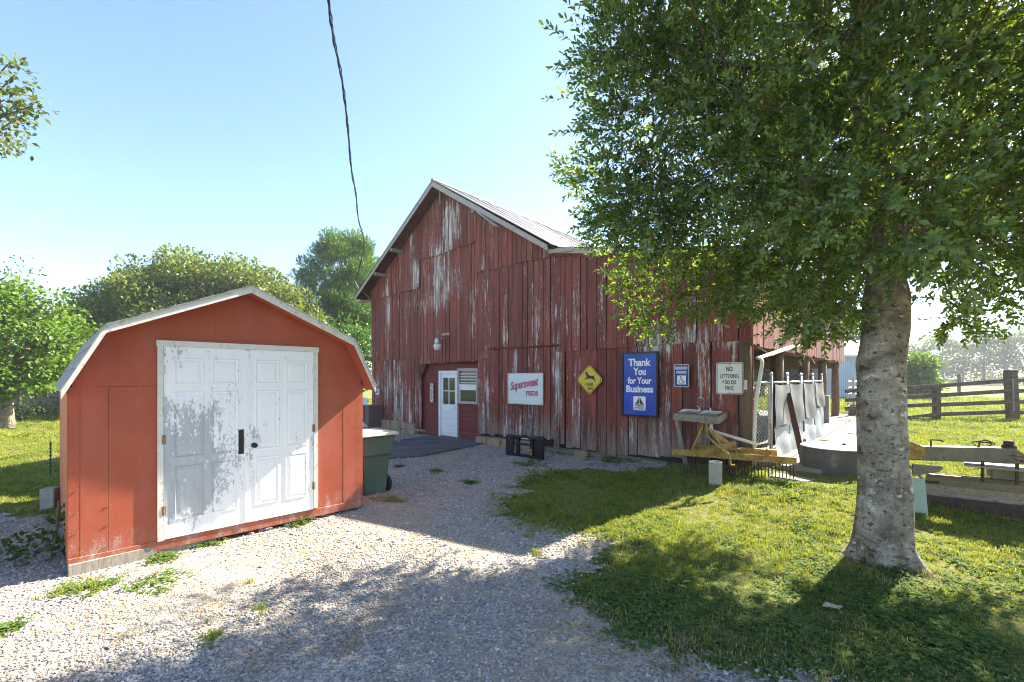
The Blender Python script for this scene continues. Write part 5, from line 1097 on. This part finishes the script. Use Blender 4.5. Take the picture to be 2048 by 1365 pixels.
# drooping lobes seen against the barn and the pasture
for px, py, Y, r_ in ((1220, 400, 4.9, .34), (1262, 440, 4.9, .38), (1305, 395, 4.7, .4), (1350, 445, 4.9, .4), (1285, 335, 4.7, .36), (1235, 300, 4.7, .34), (1400, 470, 5.0, .4), (1330, 490, 5.4, .4), (1230, 455, 5.4, .3), (1450, 430, 4.6, .4), (1250, 225, 4.6, .36), (1235, 120, 4.6, .34), (1270, 40, 4.6, .38), (1200, 350, 5.0, .24), (1290, 620, 6.6, .40), (1330, 640, 6.2, .26), (1260, 560, 6.8, .42), (1340, 575, 6.4, .45), (1400, 590, 6.0, .4), (1460, 570, 5.6, .4), (1240, 500, 6.8, .35), (1520, 560, 5.4, .36), (1590, 625, 5.2, .26), (1640, 655, 5.0, .22), (1690, 615, 5.4, .28), (1560, 590, 6.5, .4), (1440, 520, 6.6, .5), (1350, 500, 7.0, .5), (1905, 650, 5.6, .22), (1935, 640, 5.6, .24), (1900, 600, 5.2, .25), (1990, 590, 5.6, .3), (1640, 545, 4.6, .36), (1560, 540, 4.8, .4), (1150, 335, 6.4, .22), (1175, 355, 6.3, .28), (1205, 160, 6.2, .28), (2030, 600, 5.0, .35), (1480, 600, 6.6, .3)):
    cl.append((np.array(pt(px, py, Y)), r_))
TWB, TWD, TWL = [], [], []
for c, r_ in cl:
    n = int(165 * r_ ** 2) + 12; d = unit(rng.normal(size=(n, 3))); base = c + d * (r_ * rng.uniform(.1, .85, n) ** .7)[:, None] * np.array([1, 1, .8])
    out = unit(d + unit(c - np.array([TX, TY, 4.2])) * .7 + rng.normal(size=(n, 3)) * .35 + np.array([0, 0, .12]))
    TWB.append(base); TWD.append(out); TWL.append(rng.uniform(.16, .34, n))
TWB, TWD, TWL = np.concatenate(TWB), np.concatenate(TWD), np.concatenate(TWL); nt = len(TWB); ML = 13
tt = np.linspace(.12, 1.0, ML)[None, :] ** .85; ph = (np.arange(ML) * 2.4)[None, :] + rng.random(nt)[:, None] * 6.28
e1 = unit(np.cross(TWD, np.array([0.31, 0.2, 1.0]))); e2 = np.cross(TWD, e1)
LP = TWB[:, None, :] + TWD[:, None, :] * (tt[..., None] * TWL[:, None, None]); radv = e1[:, None, :] * np.cos(ph)[..., None] + e2[:, None, :] * np.sin(ph)[..., None]
LD = unit(TWD[:, None, :] * (.55 + .7 * tt[..., None] ** 3) + radv * .85); LN = unit(TWD[:, None, :] * .8 - radv * .3 + np.array([0, 0, .75]))
LP, LD, LN = LP.reshape(-1, 3), LD.reshape(-1, 3), LN.reshape(-1, 3); nl = len(LP); sz = rng.uniform(.72, 1.2, nl)
LLn, LWd = .066 * sz, .0265 * sz
dist = np.linalg.norm(LP - np.array([0, 0, EYE]), axis=1); inview = (LP[:, 1] > .5) & (np.abs(LP[:, 0] / np.maximum(LP[:, 1], .1)) < 1.1) & ((LP[:, 2] - EYE) / np.maximum(LP[:, 1], .1) < .8)
order = np.argsort(np.where(inview, dist, 99)); front = order[:300]; rest = np.ones(nl, bool); rest[front] = False
V, Fq, k = leaves(LP[rest], LD[rest], LN[rest], LLn[rest], LWd[rest], True)
hc = npmesh('crown', V - np.array(TB), Fq, M_HOLLY, holly, tint=np.repeat(rng.random(rest.sum()) ** 1.3, k)); hc['kind'] = 'stuff'
lv, lf, _ = leaves(np.zeros((1, 3)), np.array([[1., 0, 0]]), np.array([[0, 0, 1.]]), np.array([.066]), np.array([.0265]), True)
lm = bpy.data.meshes.new('leaf'); lm.from_pydata([tuple(v) for v in lv], [], [tuple(int(i) for i in f) for f in lf]); lm.materials.append(M_HOLLY)
for i in front:
    o = bpy.data.objects.new('leaf', lm); link(o, hc); x = Vector(LD[i]).normalized(); y_ = Vector(LN[i]).cross(x).normalized(); z_ = x.cross(y_)
    Mx = Matrix((x, y_, z_)).transposed().to_4x4() @ Matrix.Diagonal((sz[i], sz[i], sz[i], 1)); Mx.translation = Vector(LP[i]) - TB; o.matrix_local = Mx
# twigs: thin three-sided stems, one mesh
tv = np.stack([TWB - TWD * .18 + e1 * .003, TWB - TWD * .18 - e1 * .003 + e2 * .003, TWB + TWD * TWL[:, None]], 1).reshape(-1, 3)
tf = (np.arange(nt)[:, None] * 3) + np.array([[0, 1, 2]]); o = npmesh('twigs', tv - np.array(TB), tf, M_TWIG, holly); o['kind'] = 'stuff'
br = []
lead = [top, top + Vector((.05, .1, .9)), top + Vector((-.05, .25, 2.0)), top + Vector((.1, .3, 3.6)), top + Vector((0, .3, 5.0))]; br.append((lead, .24, .04))
main = []
for k in range(13):
    a = k * 2.399; h = .1 + 3.2 * k / 13; s0 = top + Vector((0, .05 + h * .08, h)); e = Vector(cen) + Vector((math.cos(a) * rad[0] * .72, math.sin(a) * rad[1] * .72, (-.5 + k / 13 * 1.3) * rad[2] * .6)); P = limb(s0, e, .25, 8, .10); br.append((P, .06, .018)); main.append(P)
for P in main:
    for j_ in range(5):
        s0 = P[random.randint(2, 7)]; q = min(cl, key=lambda c: (Vector(c[0]) - s0 - Vector((random.uniform(-1, 1), random.uniform(-1, 1), random.uniform(-.6, .8)))).length); br.append((limb(s0, Vector(q[0]), .05, 5, .1), .022, .006))
for c, r_ in cl[::2]:
    P = min((p for M_ in main for p in M_), key=lambda p: (p - Vector(c)).length); br.append((limb(P, Vector(c), -.05, 5, .12), .016, .005))
wood(holly, br, M_BARK, n=7)

def simple_tree(name, label, loc, clumps, mat, trunk_h, tr, bmat, group=None, limbs=8, kw={}, cat='tree', lean=(0, 0)):
    root = thing(name, label, cat, loc, 0, group); loc = Vector(loc)
    tp = [loc + Vector((lean[0] * f + random.uniform(-.05, .05) * trunk_h * .1, lean[1] * f, trunk_h * f)) for f in np.linspace(0, 1, 7)]; tp[0].z -= .3
    m = MB(); m.tube([p - loc for p in tp], [tr * (1.35 - f * .15 if i == 0 else 1 - .72 * f) for i, f in enumerate(np.linspace(0, 1, 7))], 12); m.build('trunk', bmat, root, smooth=True)
    br = []
    if limbs:
        idx = rng.choice(len(clumps), min(limbs, len(clumps)), replace=False)
        for i in idx:
            c = Vector(clumps[i][0]); f = min(.95, max(.25, (c.z - loc.z) / trunk_h * .7)); s0 = loc + Vector((lean[0] * f, lean[1] * f, trunk_h * f)); br.append((limb(s0, c, .1, 6, .12), tr * .3 * (1.1 - f * .5), tr * .06))
        wood(root, br, bmat)
    crown(root, clumps, mat, **kw); return root
def dome(c, r, n, cr, zmin=-.6, shell=.75, flat=1.0):
    out = []
    for _ in range(n * 20):
        if len(out) >= n: break
        d = unit(rng.normal(size=3)); 
        if d[2] < zmin: continue
        q = np.array(c) + d * np.array(r) * (rng.uniform(shell, 1.0)); s_ = rng.uniform(.7, 1.25) * cr
        out.append((q, (s_, s_, s_ * .75 * flat)))
    return out
# broad dome tree behind the shed
c = pt(400, 700, 27); simple_tree('spreading_tree', 'broad rounded dome shaped tree behind the red shed', (c.x, 27, -.1), dome((c.x - .3, 27.5, 3.6), (7.0, 5.0, 5.4), 330, 1.0, -.35, .72), M_DOME, 6.5, .42, M_BARK2, kw=dict(dens=520, L=.19, W=.11, up=.5), limbs=26)
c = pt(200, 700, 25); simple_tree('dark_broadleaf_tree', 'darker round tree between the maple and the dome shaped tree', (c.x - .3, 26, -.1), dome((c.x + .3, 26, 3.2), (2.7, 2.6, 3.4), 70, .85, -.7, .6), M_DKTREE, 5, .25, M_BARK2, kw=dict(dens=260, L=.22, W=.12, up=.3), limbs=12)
# maple at the left edge
c = pt(14, 850, 16.5); g_ = float(gz(c.x, 16.5))
mc = dome((c.x + .0, 16.6, 3.15), (2.3, 2.2, 2.3), 95, .55, -.75, .55) + dome((c.x + .7, 15.9, 1.7), (1.7, 1.0, .8), 34, .4, -.8, .5) + dome((c.x + .2, 15.5, 1.2), (.9, .4, .5), 12, .32, -.8, .5) + dome((c.x - 1.2, 16.4, 4.3), (1.5, 1.6, 1.4), 30, .5, -.6, .5)
simple_tree('maple_tree', 'bright green maple with pale trunk at the left edge of the lawn', (c.x, 16.5, g_), mc, M_MAPLE, 4.2, .20, M_BARK, kw=dict(dens=520, L=.15, W=.115, up=.2, droop=.3), limbs=22)
# slim sapling rising above the maple
sp_ = [pt(px, py, 19) for px, py in ((30, 540), (45, 520), (60, 545), (80, 570), (95, 590), (105, 600), (70, 605), (20, 535), (5, 545), (75, 545))]
simple_tree('slender_sapling', 'slim sapling with sparse leaves rising above the maple', (pt(40, 700, 19).x, 19, -.1), [(np.array(p), .32) for p in sp_], M_DKTREE, 6.2, .07, M_BARK2, kw=dict(dens=170, L=.13, W=.06, up=.3, shell=.2), limbs=10)
# pines
pc = pt(690, 650, 34)
def pine(name, label, base, h, rx, n, seed, zlo=.42, group='pines behind the barn'):
    cls = []
    for k in range(n):
        f = rng.uniform(zlo, 1.0); a = rng.uniform(0, 6.28); rr = rx * (1.05 - .75 * max(0, (f - .62) / .38) ** 1.6) * (.45 + .55 * min(1, (f - zlo) / .2 + .35)) * rng.uniform(.35, 1) ** .6
        s_ = rng.uniform(.5, .95); cls.append((np.array(base) + np.array([math.cos(a) * rr, math.sin(a) * rr, h * f - .4]), (s_, s_, s_ * .6)))
    simple_tree(name, label, base, cls, M_PINE, h * .97, h * .022, M_BARK2, group, limbs=n // 2, kw=dict(dens=800, L=.30, W=.06, up=.9, shell=.3))
pine('pine_tree', 'tall pine with tufted crown between the shed and the barn', (pc.x, 34, -.1), 12.9, 3.3, 150, 1)
pine('pine_tree', 'smaller pine whose top peeks over the barn eave', (pt(770, 600, 40).x, 40, -.1), 12.6, 2.6, 60, 2)
pine('pine_tree', 'slim thin trunked pine just left of the tall pine', (pt(672, 650, 36).x, 36, -.1), 9.5, 1.6, 26, 3, .6)
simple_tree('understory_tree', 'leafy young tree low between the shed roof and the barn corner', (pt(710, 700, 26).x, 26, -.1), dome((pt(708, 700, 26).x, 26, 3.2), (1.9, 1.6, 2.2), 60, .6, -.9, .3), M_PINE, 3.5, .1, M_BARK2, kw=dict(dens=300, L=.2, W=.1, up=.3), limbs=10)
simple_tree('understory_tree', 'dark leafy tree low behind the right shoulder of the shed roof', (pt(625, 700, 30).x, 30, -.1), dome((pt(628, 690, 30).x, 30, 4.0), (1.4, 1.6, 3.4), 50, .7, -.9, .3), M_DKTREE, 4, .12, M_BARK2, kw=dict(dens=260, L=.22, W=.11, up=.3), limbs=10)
# tree out of frame on the left whose branch hangs into the sky
c = np.array([-10.15, 7.3, 6.45]); oc = dome(c, (1.95, 2.0, 1.1), 34, .40, -.9, .35) + [(np.array(pt(px, py, 7.2)), .26) for px, py in ((15, 130), (30, 150), (40, 200), (65, 212), (30, 225), (10, 200), (22, 245), (5, 270))]
simple_tree('overhanging_tree', 'tree beyond the left edge with one leafy branch hanging into the sky', (-11.2, 7.6, -.05), oc, M_OVER, 6.2, .16, M_BARK2, kw=dict(dens=800, L=.10, W=.055, up=.1, shell=.3), limbs=20)
# low bush and hedge on the left
for px, py, Y, r_, lb in ((50, 850, 19, 1.0, 'dark low bush beside the maple trunk'), (85, 855, 20, .9, 'dark low bush nearest the red shed on the lawn')):
    q = pt(px, py, Y); root = thing('shrub', lb, 'bush', (q.x, Y, -.08), 0, 'bushes under the maple'); MB().tube([(0, 0, -.1), (0, .05, .5)], [.05, .02], 6).build('stem', M_BARK2, root); crown(root, dome((q.x, Y, .35), (r_, r_ * .7, .5), 14, .35, -.2, .3), M_DKTREE, 'foliage', dens=420, L=.10, W=.06)
# line of hazy trees across the pasture, darker trees behind the barn
for k, (px, top_, w, Y, nm) in enumerate(((1845, 690, 40, 95, 'hazy far tree just right of the trunk'), (1885, 672, 46, 100, 'hazy far tree above the thin fence post'), (1925, 690, 34, 104, 'low hazy far tree in the middle of the pasture line'), (1968, 655, 48, 98, 'tallest hazy far tree left of the end post'), (2010, 668, 40, 96, 'hazy far tree behind the thick end post'), (2050, 662, 46, 100, 'hazy far tree cut by the right edge'), (1800, 690, 40, 97, 'hazy far tree hidden mostly by the trunk'))):
    q = pt(px, top_, Y); W_ = w / F * Y; h = q.z; base = (q.x, Y, .0)
    cls = [(np.array((q.x, Y, 0)) + np.array([rng.uniform(-1, 1) * W_ * (.45 + .55 * math.sin(f * 3.0)) * .9, rng.uniform(-1, 1) * W_ * .6, f * h]), (rng.uniform(.8, 1.6), rng.uniform(.8, 1.6), rng.uniform(.5, .9))) for f in rng.uniform(.28, .98, 44)]
    simple_tree('pasture_tree', nm, base, cls, M_FAR, h * .85, .28, M_BARK2, 'hazy trees across the pasture', limbs=18, kw=dict(dens=52, L=.55, W=.3, up=.4))
hm = thing('far_hedge', 'long hazy hedgerow closing the far side of the pasture', 'hedge', (90, 106, 0), 0); MB().tube([(-40, 0, -.2), (-40, 0, 1.5)], .2, 6).build('stem', M_BARK2, hm)
crown(hm, [(np.array([x_, 106 + rng.uniform(-3, 3), rng.uniform(.6, 2.6)]), (rng.uniform(1.6, 3), 2, rng.uniform(1.2, 2.0))) for x_ in np.arange(-60, 190, 1.6)], M_FAR, 'foliage', dens=42, L=.6, W=.36)
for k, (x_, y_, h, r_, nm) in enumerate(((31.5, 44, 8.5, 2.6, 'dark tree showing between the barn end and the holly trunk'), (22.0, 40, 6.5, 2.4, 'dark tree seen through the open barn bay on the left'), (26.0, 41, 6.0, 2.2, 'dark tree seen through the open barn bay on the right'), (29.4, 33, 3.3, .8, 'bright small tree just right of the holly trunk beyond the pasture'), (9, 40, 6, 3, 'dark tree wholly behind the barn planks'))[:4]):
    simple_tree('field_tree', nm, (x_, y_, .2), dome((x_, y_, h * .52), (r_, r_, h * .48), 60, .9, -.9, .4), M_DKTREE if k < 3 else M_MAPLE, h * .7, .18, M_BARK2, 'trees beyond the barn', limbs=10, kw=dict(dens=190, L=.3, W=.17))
# creeper at the shed corner
q = SM @ Vector((-.12, .55, 0)); root = thing('creeper', 'dark leafy vine climbing the left corner of the red shed', 'plant', (q.x, q.y, -.06), 0)
MB().tube([(0, 0, 0), (.02, .05, .3), (0, .1, .62)], .012, 6).build('stem', M_TWIG, root); crown(root, [((q.x - .1, q.y, .08), .22), ((q.x, q.y + .1, .22), .2), ((q.x + .02, q.y + .1, .42), .12), ((q.x - .32, q.y - .1, .02), .2), ((q.x - .55, q.y + .3, .0), .2)], M_DKTREE, 'foliage', dens=1500, L=.06, W=.05)

# ------------------------------------------------------------------ stones, grass, weeds (stuff)
def rockmesh(i):
    bm = bmesh.new(); bmesh.ops.create_icosphere(bm, subdivisions=1, radius=1); o = Vector((i * 7.1, i * 3.3, i))
    for v in bm.verts:
        v.co *= 1 + .35 * mnoise.noise(v.co * 1.3 + o); v.co.z *= .62; v.co.x *= 1.25
    me = bpy.data.meshes.new('stone'); bm.to_mesh(me); bm.free(); me.materials.append(M_STONES); return me
t = NT('stones', .9, .25); rn = t.rand(); cr = t.n('ShaderNodeValToRGB'); t.l(rn, cr.inputs[0]); e = cr.color_ramp; e.interpolation = 'LINEAR'
e.elements[0].position = 0; e.elements[0].color = (.17, .165, .165, 1); e.elements[1].position = 1; e.elements[1].color = (.58, .53, .46, 1)
for ps, cc in ((.25, (.29, .275, .26, 1)), (.5, (.38, .33, .28, 1)), (.65, (.36, .36, .37, 1)), (.85, (.52, .475, .42, 1))): q = e.elements.new(ps); q.color = cc
t.base(t.mix(t.ramp(t.noise(t.coord(), 3.0, 4), .3, .7, 0, .35), cr.outputs[0], (.22, .18, .14))); M_STONES = t.m
RK = [rockmesh(i) for i in range(7)]
def visible(x, y, pad=.05): return np.abs(x / y) < 1.125 + pad
P = []
for y0, y1, dn, smin, smax in ((2.5, 3.6, 3300, .004, .0125), (3.6, 5.0, 2300, .0045, .0135), (5.0, 7.5, 1250, .006, .016), (7.5, 11.0, 600, .008, .019), (11, 15, 240, .011, .022)):
    hw = y1 * 1.2; n = int(2 * hw * (y1 - y0) * dn); x_, y_ = rng.uniform(-hw, hw, n), rng.uniform(y0, y1, n); ok = visible(x_, y_) & isgravel(x_ + rng.normal(0, .13, n), y_ + rng.normal(0, .13, n))
    big = np.sin(1.7 * x_ + .6) * np.sin(1.3 * y_ + .4 * x_) ; big = big + .7 * np.sin(.9 * x_ - 1.9 * y_ + 2) * np.sin(2.6 * x_ + .5 * y_); ok &= rng.random(n) < np.clip(.50 + .55 * big, .05, 1)
    P.append(np.stack([x_, y_, rng.uniform(smin, smax, n) * np.where(rng.random(n) < .03, 1.7, 1)], 1)[ok])
P = np.concatenate(P)
loc_s = (SM.inverted().to_3x3() @ Vector((0, 0, 1)))
Si = np.array(SM.inverted()); q = np.stack([P[:, 0], P[:, 1], 0 * P[:, 0], np.ones(len(P))], 1) @ Si.T; ins = (q[:, 0] > -.0) & (q[:, 0] < SW) & (q[:, 1] > .08) & (q[:, 1] < SL_)
P = P[~ins]; Bi = np.array(BM.inverted()); q = np.stack([P[:, 0], P[:, 1], 0 * P[:, 0], np.ones(len(P))], 1) @ Bi.T; P = P[q[:, 1] < -.12]
ppx = [(p.x, p.y) for p in pp]; P = P[~inpoly(P[:, 0], P[:, 1], ppx)]; n = len(P)
o = scatter('gravel_stones', np.stack([P[:, 0], P[:, 1], gz(P[:, 0], P[:, 1]) + .014 + P[:, 2] * .25], 1), np.stack([rng.normal(0, .35, n), rng.normal(0, .35, n), rng.uniform(0, 6.28, n)], 1), P[:, 2:3] * np.ones((1, 3)), rng.integers(0, 7, n), RK)
tag(o, 'loose grey and tan gravel stones covering the drive', 'gravel', kind='stuff')
# bigger rubble under the shed front
for k in range(14):
    q = SM @ Vector((1.45 + rng.uniform(0, 1.6), rng.uniform(-.06, .16), 0)); o = bpy.data.objects.new('rubble_stone', RK[k % 7]); link(o); s_ = rng.uniform(.025, .06)
    o.location = (q.x, q.y, float(gz(q.x, q.y)) + .014 + s_ * .3); o.scale = (s_, s_, s_); o.rotation_euler = (0, 0, rng.uniform(0, 6)); tag(o, 'grey rubble stone lying under the front sill of the shed', 'stone', 'rubble under the shed front')

def tuft(i, nb, h, sp, w, mat, broad=False):
    r2 = np.random.default_rng(100 + i); V, Fs = [], []
    for b in range(nb):
        a = r2.uniform(0, 6.28); base = r2.normal(0, sp, 2); hh = h * r2.uniform(.5, 1.15); ln = r2.uniform(.2, .9); d = np.array([math.cos(a), math.sin(a)]); s_ = np.array([-d[1], d[0]]) * w
        k = len(V)
        if broad:
            c = base + d * ln * hh * .8; z = hh * r2.uniform(.5, 1); rr = w * 2.2 * r2.uniform(.7, 1.2)
            for t_ in range(3):
                aa = a + t_ * 2.09; cc = c + rr * .9 * np.array([math.cos(aa), math.sin(aa)]); k = len(V)
                for bb_ in range(4): q = aa + bb_ * 1.57; V.append((*(cc + rr * np.array([math.cos(q), math.sin(q)])), z + (.2 * rr if bb_ % 2 else -.25 * rr)))
                Fs.append((k, k + 1, k + 2, k + 3))
        else:
            m1 = base + d * ln * hh * .35; m2 = base + d * ln * hh
            V += [(*(base - s_), -.005), (*(base + s_), -.005), (*(m1 + s_ * .8), hh * .6), (*(m1 - s_ * .8), hh * .6), (*m2, hh * (1.0 - .3 * ln))]; Fs += [(k, k + 1, k + 2, k + 3), (k + 3, k + 2, k + 4)]
    me = bpy.data.meshes.new('tuft'); me.from_pydata(V, [], Fs); a_ = me.attributes.new('tint', 'FLOAT', 'POINT'); a_.data.foreach_set('value', np.repeat(r2.random(len(V) // 4 + 2), 5)[:len(V)].astype(np.float32)); me.materials.append(mat); return me
M_GRASS = leafmat('grass_blade', (.15, .205, .03), (.36, .345, .09), .4, .8, (1.3, 1.35, .6), .12); M_CLOVER = leafmat('clover_leaf', (.075, .14, .032), (.14, .21, .05), .35, .75, (1.5, 1.6, .5), .15); M_STRAW = leafmat('dry_straw', (.30, .22, .11), (.42, .33, .18), .2, .8, (1, 1, .8))
TU = [tuft(i, 22, .055, .03, .0028, M_GRASS) for i in range(4)] + [tuft(10 + i, 12, .04, .045, .0058, M_CLOVER, True) for i in range(3)] + [tuft(20 + i, 12, .035, .05, .0022, M_STRAW) for i in range(2)]
P = []
for y0, y1, dn, sc0 in ((2.4, 4.0, 520, .8), (4.0, 6.0, 420, .9), (6, 9, 260, 1.1), (9, 14, 110, 1.5), (14, 22, 36, 2.4), (22, 34, 9, 4.2)):
    hw = y1 * 1.2; n = int(2 * hw * (y1 - y0) * dn); x_, y_ = rng.uniform(-hw, hw, n), rng.uniform(y0, y1, n); ok = visible(x_, y_) & ~isgravel(x_ + rng.normal(0, .17, n), y_ + rng.normal(0, .17, n)) & (rng.random(n) < S(.3, .95, np.hypot(x_ - TX, y_ - TY)) + .12)
    pat = np.sin(2.1 * x_ + .8 * y_) * np.sin(1.6 * y_ - .9 * x_) + .6 * np.sin(5.3 * x_) * np.sin(4.7 * y_ + 1)
    ok &= rng.random(n) < np.clip(.85 + .3 * pat, .35, 1)
    kind = np.where(rng.random(n) < np.clip(.10 + .6 * S(4.9, 3.7, y_) + .08 * pat, 0, .75), 1, 0); kind = np.where(rng.random(n) < np.clip(.12 - .12 * pat, .03, .3), 2, kind)
    P.append(np.stack([x_, y_, sc0 * rng.uniform(.6, 1.25, n) * np.clip(1 + .25 * pat, .6, 1.5), kind], 1)[ok])
P = np.concatenate(P); q = np.stack([P[:, 0], P[:, 1], 0 * P[:, 0], np.ones(len(P))], 1) @ Bi.T; inb = (q[:, 0] > -.2) & (q[:, 0] < XR + .4) & (q[:, 1] > -.02) & (q[:, 1] < LEN + .5); inw = (q[:, 0] >= XR + .3) & (q[:, 0] < XR + 1.35) & (q[:, 1] > -.8) & (q[:, 1] < 13)
q2 = np.stack([P[:, 0], P[:, 1], 0 * P[:, 0], np.ones(len(P))], 1) @ Si.T; ins = (q2[:, 0] > 0) & (q2[:, 0] < SW) & (q2[:, 1] > 0) & (q2[:, 1] < SL_)
P = P[~inb & ~inw & ~ins & ~inpoly(P[:, 0], P[:, 1], ppx) & (np.hypot(P[:, 0] - TX, P[:, 1] - TY) > .36)]; n = len(P); kd = P[:, 3].astype(int)
idx = np.where(kd == 0, rng.integers(0, 4, n), np.where(kd == 1, 4 + rng.integers(0, 3, n), 7 + rng.integers(0, 2, n)))
o = scatter('lawn_grass', np.stack([P[:, 0], P[:, 1], gz(P[:, 0], P[:, 1])], 1), np.stack([rng.normal(0, .12, n), rng.normal(0, .12, n), rng.uniform(0, 6.28, n)], 1), P[:, 2:3] * np.ones((1, 3)), idx, TU)
tag(o, 'short mixed grass and clover of the lawn', 'grass', kind='stuff')
# straw and fallen leaf litter over the gravel edge
W_ = []
for px, py, rr, nn, kd in ((730, 1265, .28, 60, 2), (690, 1300, .2, 30, 2), (760, 1230, .2, 25, 2), (500, 1345, .3, 50, 2), (165, 1178, .22, 26, 1), (310, 1172, .2, 16, 1), (160, 1180, .2, 22, 0), (200, 1250, .4, 40, 2), (420, 1220, .3, 30, 2), (560, 1310, .15, 20, 2), (10, 1265, .06, 14, 1), (520, 1225, .03, 5, 0), (428, 1275, .05, 8, 0), (496, 1170, .02, 4, 0), (1085, 1060, .3, 40, 0), (1070, 1045, .15, 30, 0), (1075, 1110, .03, 5, 0), (590, 1050, .12, 40, 1), (605, 1040, .08, 25, 1), (330, 1120, .1, 25, 1), (410, 1090, .12, 25, 1), (940, 968, .12, 24, 1), (870, 945, .12, 16, 1), (800, 935, .08, 16, 1), (785, 1003, .2, 50, 0), (300, 1260, .7, 60, 2), (650, 1180, .6, 60, 2), (150, 1310, .6, 60, 2), (800, 1110, .6, 50, 2), (1250, 1290, .6, 150, 2), (1500, 1340, .7, 130, 2), (1150, 1240, .4, 70, 2), (1800, 1350, .7, 100, 2), (1350, 1310, .5, 90, 2), (1690, 1135, .2, 40, 2), (1760, 1158, .25, 40, 2), (1850, 1150, .2, 40, 2), (1775, 1140, .12, 30, 1), (1720, 1145, .1, 16, 0), (1835, 1140, .12, 20, 0), (1650, 885, .1, 22, 1), (1615, 905, .15, 25, 1), (1690, 850, .2, 20, 1), (1550, 935, .1, 20, 1), (1700, 872, .1, 22, 1), (1480, 985, .4, 60, 2), (600, 1130, .5, 40, 2), (900, 1090, .5, 40, 2), (850, 1000, .4, 30, 2), (1000, 900, .4, 40, 2), (985, 915, .3, 40, 2), (1140, 905, .5, 70, 0), (1220, 925, .5, 60, 1), (1060, 930, .4, 40, 1)):
    c = gp(px, py); a = rng.normal(0, rr * .55, (nn, 2)); W_.append(np.stack([c.x + a[:, 0], c.y + a[:, 1], rng.uniform(.5, 1.1, nn) * (1 + .0 * nn), np.full(nn, kd)], 1))
W_ = np.concatenate(W_); n = len(W_); kd = W_[:, 3].astype(int); idx = np.where(kd == 0, rng.integers(0, 4, n), np.where(kd == 1, 4 + rng.integers(0, 3, n), 7 + rng.integers(0, 2, n)))
o = scatter('weeds_and_straw', np.stack([W_[:, 0], W_[:, 1], gz(W_[:, 0], W_[:, 1]) + .015], 1), np.stack([np.where(kd == 2, rng.normal(0, .5, n), rng.normal(0, .15, n)), rng.normal(0, .15, n), rng.uniform(0, 6.28, n)], 1), W_[:, 2:3] * np.ones((1, 3)), idx, TU)
tag(o, 'weeds, clover and dry straw growing through the gravel', 'weeds', kind='stuff')
# upright weeds one can point at
for px, py, h, lb in ((522, 1238, .14, 'upright spiky weed alone in the sunlit gravel'), (412, 1298, .15, 'leafy weed at the edge of the shadow on the gravel'), (1072, 1120, .12, 'thin weed in the sunlit gravel beside the lawn'), (604, 1052, .10, 'small leafy weed under the shed door sill')):
    c = gp(px, py); root = thing('weed', lb, 'weed', c, 0, 'single weeds in the gravel'); MB().tube([(0, 0, -.02), (.01, 0, h * .6), (.03, .0, h)], [.004, .003, .001], 5).build('stem', M_GRASS, root)
    crown(root, [((c.x, c.y, c.z + h * f), h * .28) for f in (.25, .5, .75, 1.0)], M_CLOVER, 'foliage', dens=9000, L=.035, W=.012)
c = gp(1662, 1222); o = MB().add([(-.07, -.01, .03), (-.02, -.035, .045), (.05, -.03, .035), (.09, .01, .05), (.04, .03, .04), (-.03, .025, .06)], [(0, 1, 5), (1, 2, 4, 5), (2, 3, 4)]).build('fallen_leaf', plain('dry_leaf', (.42, .32, .22), .8, var=.2, scale=30), label='single large dry tan leaf lying on the clover', cat='leaf'); o.location = c; o.rotation_euler = (0, 0, -.3)

# ------------------------------------------------------------------ haze over the whole place
hz = MB().bb(-430, 430, -70, 440, -1.3, 16.5).build('haze', NT('haze_air').m, kind='stuff', label='thin pale morning haze', cat='haze')
hm_ = hz.data.materials[0]; ht = hm_.node_tree; ht.nodes.remove(ht.nodes['Principled BSDF']); pv = ht.nodes.new('ShaderNodeVolumePrincipled')
pv.inputs['Color'].default_value = (.86, .92, 1, 1); pv.inputs['Density'].default_value = .0009; pv.inputs['Anisotropy'].default_value = .2; ht.links.new(pv.outputs[0], ht.nodes['Material Output'].inputs['Volume'])
